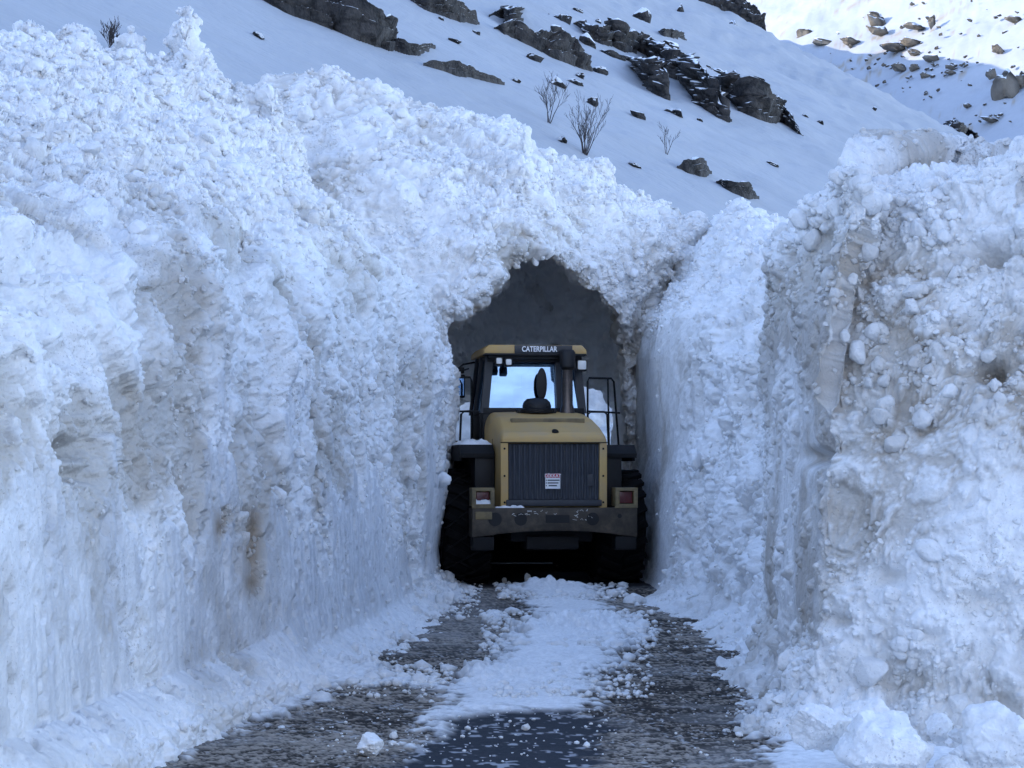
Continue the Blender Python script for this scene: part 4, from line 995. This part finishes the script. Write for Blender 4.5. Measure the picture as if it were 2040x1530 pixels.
class MB:
    def __init__(s): s.bm = bmesh.new()
    def box(s, a, b, bev=.0, rot=None):
        t = bmesh.new(); bmesh.ops.create_cube(t, size=1)
        c = Vector([(p + q) / 2 for p, q in zip(a, b)]); d = [abs(q - p) for p, q in zip(a, b)]
        bmesh.ops.scale(t, vec=d, verts=t.verts)
        if bev: bmesh.ops.bevel(t, geom=t.edges[:], offset=bev, segments=2, affect='EDGES', profile=.6)
        if rot: bmesh.ops.rotate(t, cent=(0, 0, 0), matrix=rot, verts=t.verts)
        bmesh.ops.translate(t, vec=c, verts=t.verts); s._add(t); return s
    def _add(s, t):
        me = bpy.data.meshes.new('tmp'); t.to_mesh(me); t.free(); s.bm.from_mesh(me); bpy.data.meshes.remove(me)
    def tube(s, pts, r, n=8):
        pts = [Vector(p) for p in pts]; rings = []
        for i, p in enumerate(pts):
            d = (pts[min(i + 1, len(pts) - 1)] - pts[max(i - 1, 0)]).normalized()
            u = d.cross(Vector((.13, .21, .97))).normalized(); v = d.cross(u)
            rings.append([s.bm.verts.new(p + (u * math.cos(6.2832 * k / n) + v * math.sin(6.2832 * k / n)) * r) for k in range(n)])
        for a, b in zip(rings, rings[1:]):
            for k in range(n): s.bm.faces.new((a[k], a[(k + 1) % n], b[(k + 1) % n], b[k]))
        s.bm.faces.new(rings[0][::-1]); s.bm.faces.new(rings[-1]); return s
    def lathe(s, prof, c, axis='x', n=48):
        rings = []
        for h, r in prof:
            ring = []
            for k in range(n):
                a = 6.28318 * k / n; p = (h, r * math.cos(a), r * math.sin(a)) if axis == 'x' else (r * math.cos(a), r * math.sin(a), h) if axis == 'z' else (r * math.cos(a), h, r * math.sin(a))
                ring.append(s.bm.verts.new(Vector(p) + Vector(c)))
            rings.append(ring)
        for a, b in zip(rings, rings[1:]):
            for k in range(n): s.bm.faces.new((a[k], a[(k + 1) % n], b[(k + 1) % n], b[k]))
        s.bm.faces.new(rings[0][::-1]); s.bm.faces.new(rings[-1]); return s
    def prism(s, poly, axis, a, b, bev=0):
        """poly in the two other axes, extruded from a to b along axis"""
        t = bmesh.new()
        def P(u, v, h): return {'x': (h, u, v), 'y': (u, h, v), 'z': (u, v, h)}[axis]
        A = [t.verts.new(P(u, v, a)) for u, v in poly]; B = [t.verts.new(P(u, v, b)) for u, v in poly]
        t.faces.new(A); t.faces.new(B[::-1])
        for k in range(len(poly)): t.faces.new((A[k], B[k], B[(k + 1) % len(poly)], A[(k + 1) % len(poly)]))
        bmesh.ops.recalc_face_normals(t, faces=t.faces)
        if bev: bmesh.ops.bevel(t, geom=t.edges[:], offset=bev, segments=2, affect='EDGES', profile=.6)
        s._add(t); return s
    def loft(s, secs):
        rings = [[s.bm.verts.new(p) for p in q] for q in secs]; n = len(rings[0])
        for a, b in zip(rings, rings[1:]):
            for k in range(n): s.bm.faces.new((a[k], a[(k + 1) % n], b[(k + 1) % n], b[k]))
        s.bm.faces.new(rings[0][::-1]); s.bm.faces.new(rings[-1]); return s
    def build(s, name, mat, parent, smooth=True, label=None):
        bmesh.ops.recalc_face_normals(s.bm, faces=s.bm.faces)
        me = bpy.data.meshes.new(name); s.bm.to_mesh(me); s.bm.free(); me.materials.append(mat)
        if smooth:
            me.polygons.foreach_set('use_smooth', np.ones(len(me.polygons), bool))
            me.set_sharp_from_angle(angle=.6)
        o = bpy.data.objects.new(name, me); COL.objects.link(o); o.parent = parent
        if label: o['label'] = label
        return o
def text(name, body, size, loc, mat, parent, bold=.0, sx=1):
    c = bpy.data.curves.new(name, 'FONT'); c.body = body; c.size = size; c.align_x = 'CENTER'; c.align_y = 'CENTER'; c.offset = bold; c.extrude = .002
    t = bpy.data.objects.new('tmp', c); COL.objects.link(t)
    bpy.context.view_layer.update()
    me = bpy.data.meshes.new_from_object(t.evaluated_get(bpy.context.evaluated_depsgraph_get())); bpy.data.objects.remove(t); bpy.data.curves.remove(c)
    me.materials.clear(); me.materials.append(mat)
    o = bpy.data.objects.new(name, me); COL.objects.link(o); o.parent = parent; o.location = loc; o.rotation_euler = (math.pi / 2, 0, 0); o.scale = (sx, 1, 1)
    return o

YAW = math.radians(7.2)
L = empty('wheel_loader', (.38, 30.1, 0), YAW)
tag(L, 'yellow wheel loader with black cab seen from behind inside the snow tunnel', 'wheel loader')

# hood: rounded shoulders, top sloping down to the rear
def hsec(y, zt, zs, wb, wt, zb):
    pts = [(-wb, zb)]
    for k in range(9):
        a = k / 8 * math.pi / 2
        pts.append((-wb + (wb - wt) * (1 - math.cos(a)), zs + (zt - zs) * math.sin(a)))
    pts.append((-wt * .4, zt + .012)); pts.append((wt * .4, zt + .012))
    for k in range(8, -1, -1):
        a = k / 8 * math.pi / 2
        pts.append((wb - (wb - wt) * (1 - math.cos(a)), zs + (zt - zs) * math.sin(a)))
    pts.append((wb, zb))
    return [(x, y, z) for x, z in pts]
h = MB()
h.loft([hsec(-1.42, 1.99, 1.955, .69, .66, 1.945), hsec(-1.40, 2.02, 1.96, .705, .655, 1.935), hsec(-1.30, 2.08, 1.97, .71, .64, 1.93), hsec(-1.299, 2.08, 1.97, .71, .64, 1.06), hsec(-1.0, 2.18, 2.0, .72, .62, 1.06), hsec(-.55, 2.28, 2.05, .725, .60, 1.06), hsec(0, 2.355, 2.1, .725, .585, 1.06), hsec(.42, 2.385, 2.12, .72, .58, 1.06)])
hood = h.build('hood', M['yellow'], L)
MB().prism([(-.712, 1.05), (-.712, 1.955), (-.612, 1.955), (-.606, 1.05)], 'y', -1.41, -1.30, .012).build('grille_pillar', M['yellow'], hood)
p = MB().prism([(.712, 1.05), (.712, 1.955), (.612, 1.955), (.606, 1.05)], 'y', -1.41, -1.30, .012); p.build('grille_pillar', M['yellow'], hood)
# slot on the hood, latch badge
MB().box((-.50, -.86, 2.19), (.50, -.72, 2.275), .01).build('vent_slot', M['dirty_yellow'], hood)
MB().lathe([(-1.405, .012), (-1.395, .045), (-1.30, .05)], (.03, .06, 2.075), 'y', 20).build('latch', M['dark'], hood)
MB().box((-.731, -.60, 1.10), (-.722, -.592, 2.0)).build('seam', M['dark'], hood)
MB().box((.722, -.60, 1.10), (.731, -.592, 2.0)).build('seam', M['dark'], hood)
MB().box((-.715, -1.424, 1.937), (.715, -1.414, 1.948)).build('seam', M['dark'], hood)
for x in (-.66, .66):
    for z in (1.15, 1.5, 1.86): MB().lathe([(-1.418, .014), (-1.40, .016)], (x, 0, z), 'y', 10).build('bolt', M['dark'], hood)
# corrugated grille
gx = np.linspace(-.60, .60, 260); rib = .018 * np.cos(gx / .60 * math.pi * 17)
V = []; zz = [1.19, 1.26, 1.6, 1.92]
for z in zz: V += [(x, -1.365 + r * (1 if z > 1.2 else .3), z) for x, r in zip(gx, rib)]
gr_ = mesh_from('grille', np.array(V), grid_faces(4, 260), M['grille'], parent=L)
MB().box((-.606, -1.345, 1.18), (.606, -1.335, 1.935)).build('grille_back', M['dark'], gr_)
MB().box((.45, -1.40, 1.36), (.53, -1.372, 1.52), .008).box((.445, -1.395, 1.36), (.458, -1.37, 1.70), .004).build('handle', M['grey'], gr_)
MB().box((-.64, -1.43, 1.10), (.64, -1.33, 1.185), .015).build('lower_bar', M['grey'], L)
st = MB().box((-.115, -1.396, 1.33), (.085, -1.39, 1.53)).build('warning_sign', M['white'], L)
MB().box((-.112, -1.399, 1.475), (.082, -1.3965, 1.527)).build('sign_header', M['redprint'], st)
text('sign_text', 'DİKKAT', .058, (-.015, -1.4005, 1.50), M['white'], st, .001)
for k, (a, b) in enumerate(((-.085, .075), (-.085, .06), (-.07, .04))):
    MB().box((a, -1.3985, 1.435 - k * .036), (b, -1.3965, 1.45 - k * .036)).box((-.106, -1.3985, 1.433 - k * .036), (-.096, -1.3965, 1.452 - k * .036)).build('sign_line', M['signblack'], st)
# counterweight
top = 1.08; poly = [(-1.1, top), (1.1, top), (1.1, .69), (.82, .72)]
for k in range(11): x = .8 - 1.6 * k / 10; poly.append((x, (.775 - .045 * (x / .8) ** 2)))
poly += [(-.82, .72), (-1.1, .69)]
cw = MB().prism(poly, 'y', -1.52, -1.05, .02).build('counterweight', M['bumper'], L)
MB().box((-.13, -1.523, .88), (.19, -1.48, .985)).build('slot', M['black'], cw)
for x in (-.46, .50): MB().lathe([(-1.524, .085), (-1.46, .085)], (x, 0, .93), 'y', 28).build('hole', M['black'], cw)
MB().lathe([(-1.524, .09), (-1.46, .09)], (-.8, 0, .93), 'y', 28).build('hole', M['black'], cw)
MB().lathe([(-1.524, .03), (-1.46, .03)], (.86, 0, .97), 'y', 16).build('hole', M['black'], cw)
for s in (-1, 1):
    bx_ = MB().box((s * .95 - .155, -1.53, 1.075), (s * .95 + .155, -1.515, 1.10), .004)
    x0, x1 = s * .955 - .15, s * .955 + .15
    bx_.box((x0, -1.53, 1.30), (x1, -1.2, 1.345), .008).box((x0, -1.53, 1.10), (x1, -1.2, 1.13), .008).box((x0, -1.53, 1.12), (x0 + .055, -1.2, 1.31), .008).box((x1 - .055, -1.53, 1.12), (x1, -1.2, 1.31), .008).box((x0 + .02, -1.40, 1.12), (x1 - .02, -1.22, 1.31))
    tl = bx_.build('tail_light', M['dirty_yellow'], L)
    MB().box((x0 + .06, -1.47, 1.135), (x1 - .06, -1.405, 1.295), .015).build('lens', M['red'], tl)
rs_ = random.Random(4)
for (a, b_, z0, z1, n) in ((-.62, -.35, .98, 1.06, 7), (-.30, -.02, .99, 1.05, 5), (.22, .48, .90, 1.05, 11)):
    sc_ = MB()
    for _ in range(n):
        x = rs_.uniform(a, b_); z = rs_.uniform(z0, z1); q = rs_.uniform(.01, .04)
        sc_.tube([(x, -1.522, z), (x + q, -1.523, z + rs_.uniform(-.02, .02)), (x + q * 1.7, -1.522, z + rs_.uniform(-.02, .02))], rs_.uniform(.002, .005), 5)
    o = sc_.build('scuff_marks', M['lens'], cw); o['kind'] = 'stuff'
MB().box((-1.06, -1.535, .93), (-.84, -1.518, 1.03), .01).build('step_plate', M['dirty_yellow'], cw)
for s in (-.95, .95): MB().box((s - .14, -1.505, .52), (s + .14, -1.18, .70), .015).build('corner_foot', M['dark'], cw)
# frames and axles
f = MB().box((-.55, -1.2, .62), (.55, 1.7, 1.08), .03).box((-.35, -1.3, .52), (.35, -.6, .7), .03); f.build('rear_frame', M['dark'], L)
f = MB().lathe([(-.8, .17), (-.3, .2), (-.25, .34), (.25, .34), (.3, .2), (.8, .17)], (0, 0, .79), 'x', 24); f.build('axle', M['dark'], L)
f = MB().lathe([(-.8, .17), (-.3, .2), (-.25, .34), (.25, .34), (.3, .2), (.8, .17)], (0, 3.35, .79), 'x', 24); f.build('axle', M['dark'], L)
MB().box((-.5, 1.8, .6), (.5, 4.2, 1.7), .05).build('front_frame', M['dirty_yellow'], L)
for s in (-1, 1):
    MB().prism([(2.2, 1.7), (2.5, 2.0), (4.6, 1.0), (5.1, .55), (4.9, .35), (4.3, .7)], 'x', s * .42 - .07, s * .42 + .07, .02).build('lift_arm', M['dirty_yellow'], L)
MB().prism([(4.8, .08), (6.2, .06), (6.2, .1), (5.0, .2), (4.75, .5), (4.72, .95), (4.95, 1.35), (5.35, 1.5), (5.35, 1.55), (4.9, 1.42), (4.66, .98), (4.68, .42)], 'x', -1.42, 1.42, .008).build('bucket', M['dark'], L)
# wheels
def wheel(x, y, name='wheel'):
    R, W = .79, .32
    wl = empty(name, (x, y, R)); wl.parent = L
    ty = MB().lathe([(-W + .02, .40), (-W - .01, .52), (-W, .66), (-W + .05, .735), (-W + .14, .755), (W - .14, .755), (W - .05, .735), (W, .66), (W + .01, .52), (W - .02, .40)], (0, 0, 0), 'x', 64)
    for k in range(22):
        for s in (-1, 1):
            a = (k + (.5 if s > 0 else 0)) / 22 * 2 * math.pi
            rot = Matrix.Rotation(a, 3, 'X') @ Matrix.Rotation(s * .45, 3, 'Z')
            t = bmesh.new(); bmesh.ops.create_cube(t, size=1); bmesh.ops.scale(t, vec=(.33, .10, .07), verts=t.verts)
            bmesh.ops.bevel(t, geom=t.edges[:], offset=.012, segments=1, affect='EDGES')
            bmesh.ops.rotate(t, cent=(0, 0, 0), matrix=Matrix.Rotation(s * .45, 3, 'Z'), verts=t.verts)
            bmesh.ops.translate(t, vec=(s * .165, 0, .757), verts=t.verts)
            bmesh.ops.rotate(t, cent=(0, 0, 0), matrix=Matrix.Rotation(a, 3, 'X'), verts=t.verts); ty._add(t)
    ty.build('tyre', M['rubber'], wl)
    so_ = 1 if x > 0 else -1
    MB().lathe([(so_ * .06, .40), (so_ * .2, .41), (so_ * .30, .42), (so_ * .305, .38), (so_ * .18, .34), (so_ * .16, .2), (so_ * .26, .18), (so_ * .27, .1), (so_ * .271, .01)], (0, 0, 0), 'x', 40).build('rim', M['dirty_yellow'], wl)
    return wl
for y in (0, 3.35):
    for x in (-1.06, 1.06): wheel(x, y)
# snow chain on the left rear tyre
ch = MB()
for k in range(16):
    a = k / 16 * 2 * math.pi; b = (k + .5) / 16 * 2 * math.pi; c2 = (k + 1) / 16 * 2 * math.pi
    def tp(x, a, r): return (x, r * math.sin(a), r * math.cos(a))
    ch.tube([tp(-.34, a, .6), tp(-.3, a + .02, .79), tp(-.12, b, .815), tp(.12, a, .815), tp(.3, b, .79), tp(.34, b, .6)], .013, 6)
    ch.tube([tp(-.12, b, .815), tp(.12, c2, .815)], .013, 6)
    ch.tube([tp(-.34, a, .6), tp(-.345, c2, .6)], .012, 6)
wc = [o for o in L.children if o.name.startswith('wheel')]
cw_ = ch.build('snow_chain', M['dark'], wc[0])
# fenders and platforms
for s in (-1, 1):
    fd = MB().prism([(-.95, 1.74), (-.95, 1.80), (-.78, 1.92), (.75, 1.92), (1.0, 1.6), (1.0, 1.54), (.73, 1.86), (-.76, 1.86), (-.91, 1.78), (-.91, 1.74)], 'x', s * .74, s * 1.20, .008)
    fd.box((s * 1.16, -.8, 1.70), (s * 1.20, .8, 1.9), .006); fd.build('fender', M['dark'], L)
    MB().box((s * .73, -.9, 1.08), (s * 1.0, .9, 1.84), .02).build('side_box', M['black'], L)
    fr_ = MB().prism([(2.55, 1.45), (2.65, 1.85), (2.95, 2.02), (3.8, 2.02), (4.2, 1.6), (4.14, 1.56), (3.76, 1.95), (2.98, 1.95), (2.72, 1.82), (2.6, 1.45)], 'x', s * .74, s * 1.36, .008); fr_.build('front_fender', M['dirty_yellow'], L)
    pl = MB().box((s * .8, .95, 1.3), (s * 1.3, 1.75, 1.36), .01)
    for z in (.6, .95): pl.box((s * 1.05, 1.1, z), (s * 1.32, 1.6, z + .05), .01)
    pl.box((s * 1.02, 1.1, .58), (s * 1.05, 1.6, 1.34)); pl.build('steps', M['dark'], L)
# cab
cab = MB().box((-.74, .56, 1.3), (.74, 2.1, 2.40), .04).build('cab', M['black'], L)
def post(a, b, r, name='pillar'):
    t = MB(); (ax, ay, az), (bx2, by, bz) = a, b
    t.loft([[(ax - r, ay - r, az), (ax + r, ay - r, az), (ax + r, ay + r, az), (ax - r, ay + r, az)], [(bx2 - r, by - r, bz), (bx2 + r, by - r, bz), (bx2 + r, by + r, bz), (bx2 - r, by + r, bz)]])
    return t.build(name, M['grey'], cab)
for s in (-1, 1):
    post((s * .70, .62, 2.38), (s * .62, .66, 3.2), .055); post((s * .72, 2.0, 2.38), (s * .64, 1.85, 3.2), .05); post((s * .74, 1.35, 2.38), (s * .65, 1.3, 3.2), .035)
post((.37, .60, 2.38), (.35, .63, 3.2), .04)
MB().box((-.66, .58, 3.10), (.66, .70, 3.22), .01).box((-.72, .56, 2.36), (.72, .68, 2.455), .01).build('window_rail', M['black'], cab)
def pane(name, pts): return mesh_from(name, np.array(pts, float), np.array([[0, 1, 2, 3]]), M['glass'], smooth=False, parent=cab)
pane('rear_window', [(-.65, .605, 2.45), (.335, .605, 2.45), (.315, .72, 3.12), (-.58, .72, 3.12)])
pane('rear_window', [(.405, .605, 2.45), (.65, .605, 2.45), (.58, .72, 3.12), (.385, .72, 3.12)])
for s in (-1, 1): pane('side_window', [(s * .735, .68, 2.42), (s * .745, 1.95, 2.42), (s * .655, 1.85, 3.15), (s * .635, .72, 3.15)])
pane('windscreen', [(-.68, 2.05, 2.42), (.68, 2.05, 2.42), (.60, 1.9, 3.15), (-.60, 1.9, 3.15)])
rf = MB().prism([(-.73, 3.20), (-.725, 3.27), (-.66, 3.335), (.66, 3.335), (.725, 3.27), (.73, 3.20)], 'y', .38, 2.15, .02).build('roof', M['yellow'], cab)
MB().box((-.66, .45, 3.14), (.66, 2.05, 3.205), .015).box((-.725, .36, 3.185), (.725, .6, 3.215), .01).build('roof_liner', M['black'], rf)
sg = MB().box((-.30, .355, 3.215), (.52, .385, 3.33), .008).build('name_board', M['signblack'], rf)
text('lettering', 'CATERPILLAR', .105, (.05, .349, 3.272), M['white'], sg, .0025, .78)
MB().lathe([(3.335, .10), (3.37, .09), (3.385, .03)], (.38, 1.0, 0), 'z', 24).build('beacon_base', M['black'], rf)
for x, z in ((-.52, 3.10), (-.385, 3.085), (.655, 3.05)):
    big = .075 if x > 0 else .055
    wl_ = MB().box((x - big, .36, z - big * 1.1), (x + big, .47, z + big * 1.1), .02).tube([(x, .44, z + .04), (x, .5, 3.2)], .015); wl_ = wl_.build('work_light', M['black'], cab)
    MB().box((x - big + .015, .345, z - big * 1.1 + .025), (x + big - .015, .362, z + big * 1.1 - .012), .02).build('lens', M['lens'], wl_)
# seat inside
se = MB().box((-.25, 1.0, 2.0), (.25, 1.5, 2.1), .04).box((-.24, .92, 2.1), (.24, 1.04, 2.75), .05).box((-.13, .93, 2.74), (.13, 1.02, 2.95), .04).build('seat', M['black'], cab)
# dark oval plate standing in for a reflection in the rear window
mi = MB()
ov = [(.105 + .075 * math.cos(a), 2.79 + (.23) * math.sin(a)) for a in [6.2832 * k / 24 for k in range(24)]]
mi.prism(ov, 'y', .50, .53, .008).tube([(.105, .53, 2.6), (.11, .6, 2.5)], .012).build('oval_plate', M['black'], cab)
# exhaust and intake on the hood
ex = MB().lathe([(2.34, .11), (2.42, .10), (2.5, .078), (3.0, .074), (3.02, .08)], (.435, .28, 0), 'z', 28).build('exhaust_stack', M['chrome'], L)
MB().lathe([(2.98, .08), (3.02, .11), (3.22, .115), (3.26, .09), (3.265, .02)], (.435, .28, 0), 'z', 28).build('rain_cap', M['black'], ex)
MB().lathe([(2.37, .24), (2.42, .245), (2.43, .20), (2.47, .20), (2.52, .185), (2.565, .14), (2.58, .03)], (-.03, .05, 0), 'z', 36).box((-.30, -.02, 2.36), (.24, .2, 2.43), .02).build('air_intake', M['black'], L)
# mirrors and handrails
for s in (-1, 1):
    mr_ = MB().tube([(s * .70, 1.9, 3.16), (s * .88, 1.75, 3.12), (s * 1.02, 1.7, 3.02), (s * 1.02, 1.7, 2.62), (s * .95, 1.7, 2.60)], .014).tube([(s * .80, 1.72, 3.06), (s * .98, 1.7, 3.0)], .012).box((s * .86, 1.68, 2.63), (s * 1.0, 1.74, 2.97), .02)
    if s < 0:
        mm = mr_.build('side_mirror', M['black'], cab)
        MB().box((-.98, 1.675, 2.66), (-.88, 1.679, 2.92)).build('mirror_glass', M['glass'], mm)
        MB().box((-.99, 1.68, 2.985), (-.87, 1.73, 3.08), .02).build('small_mirror', M['black'], mm)
    hr = MB()
    hr.tube([(s * .84, 1.0, 1.9), (s * .84, 1.0, 2.85), (s * .86, 1.0, 2.9), (s * 1.20, 1.1, 2.9), (s * 1.24, 1.1, 2.85), (s * 1.33, 1.2, 1.9)], .016)
    hr.tube([(s * 1.16, 1.15, 2.9), (s * 1.18, 1.15, 1.9)], .014)
    hr.tube([(s * .84, .95, 2.42), (s * 1.32, 1.05, 2.40)], .014)
    hr.tube([(s * .76, .5, 1.92), (s * .76, .5, 2.36), (s * .80, .5, 2.40), (s * 1.0, .5, 2.40), (s * 1.04, .5, 2.36), (s * 1.06, .5, 1.92)], .016)
    hr.build('handrail', M['black'], L)
# snow lying on the machine
def on_loader(x, y, z):
    c, s = math.cos(YAW), math.sin(YAW); return (.38 + x * c - y * s, 30.1 + x * s + y * c, z)
def patch(name, x0, x1, y0, y1, z, h, label, seed, lumps=6):
    nx, ny = 90, 60
    U, V_ = np.meshgrid(np.linspace(0, 1, nx), np.linspace(0, 1, ny)); X = x0 + (x1 - x0) * U; Y = y0 + (y1 - y0) * V_
    e = np.minimum(np.minimum(U, 1 - U) * (x1 - x0), np.minimum(V_, 1 - V_) * (y1 - y0)) / (.5 * min(x1 - x0, y1 - y0))
    P = np.stack([X, Y, 0 * X], 2).reshape(-1, 3)
    d = domes(P + seed * 3.1, .12, seed)[0] * .8 + domes(P + seed, .05, seed + 2)[0] * .5 + .25 * h * fbm(P, 4, seed, 3)
    prof = np.sqrt(np.clip(e.ravel() * 1.6, 0, 1))
    P[:, 2] = z - .012 + prof * (h * .6 + d * min(1, h * 8))
    P = np.array([on_loader(*p) for p in P])
    c0 = P.mean(0); o = mesh_from(name, P - c0, grid_faces(ny, nx), M['snow'], np.tile(SNOW[None], (len(P), 1)).astype(np.float32)); o.location = c0
    tag(o, label, 'snow patch'); return o
patch('snow_patch', -1.19, -.74, -.72, .7, 1.92, .10, 'snow lying on the left rear fender of the loader', 801)
patch('snow_patch', -1.09, -.83, -1.52, -1.41, 1.125, .10, 'snow packed into the left tail light box of the loader', 803)
patch('snow_patch', -.84, -.40, -1.50, -1.36, 1.08, .05, 'thin snow on the left part of the loader counterweight', 805)
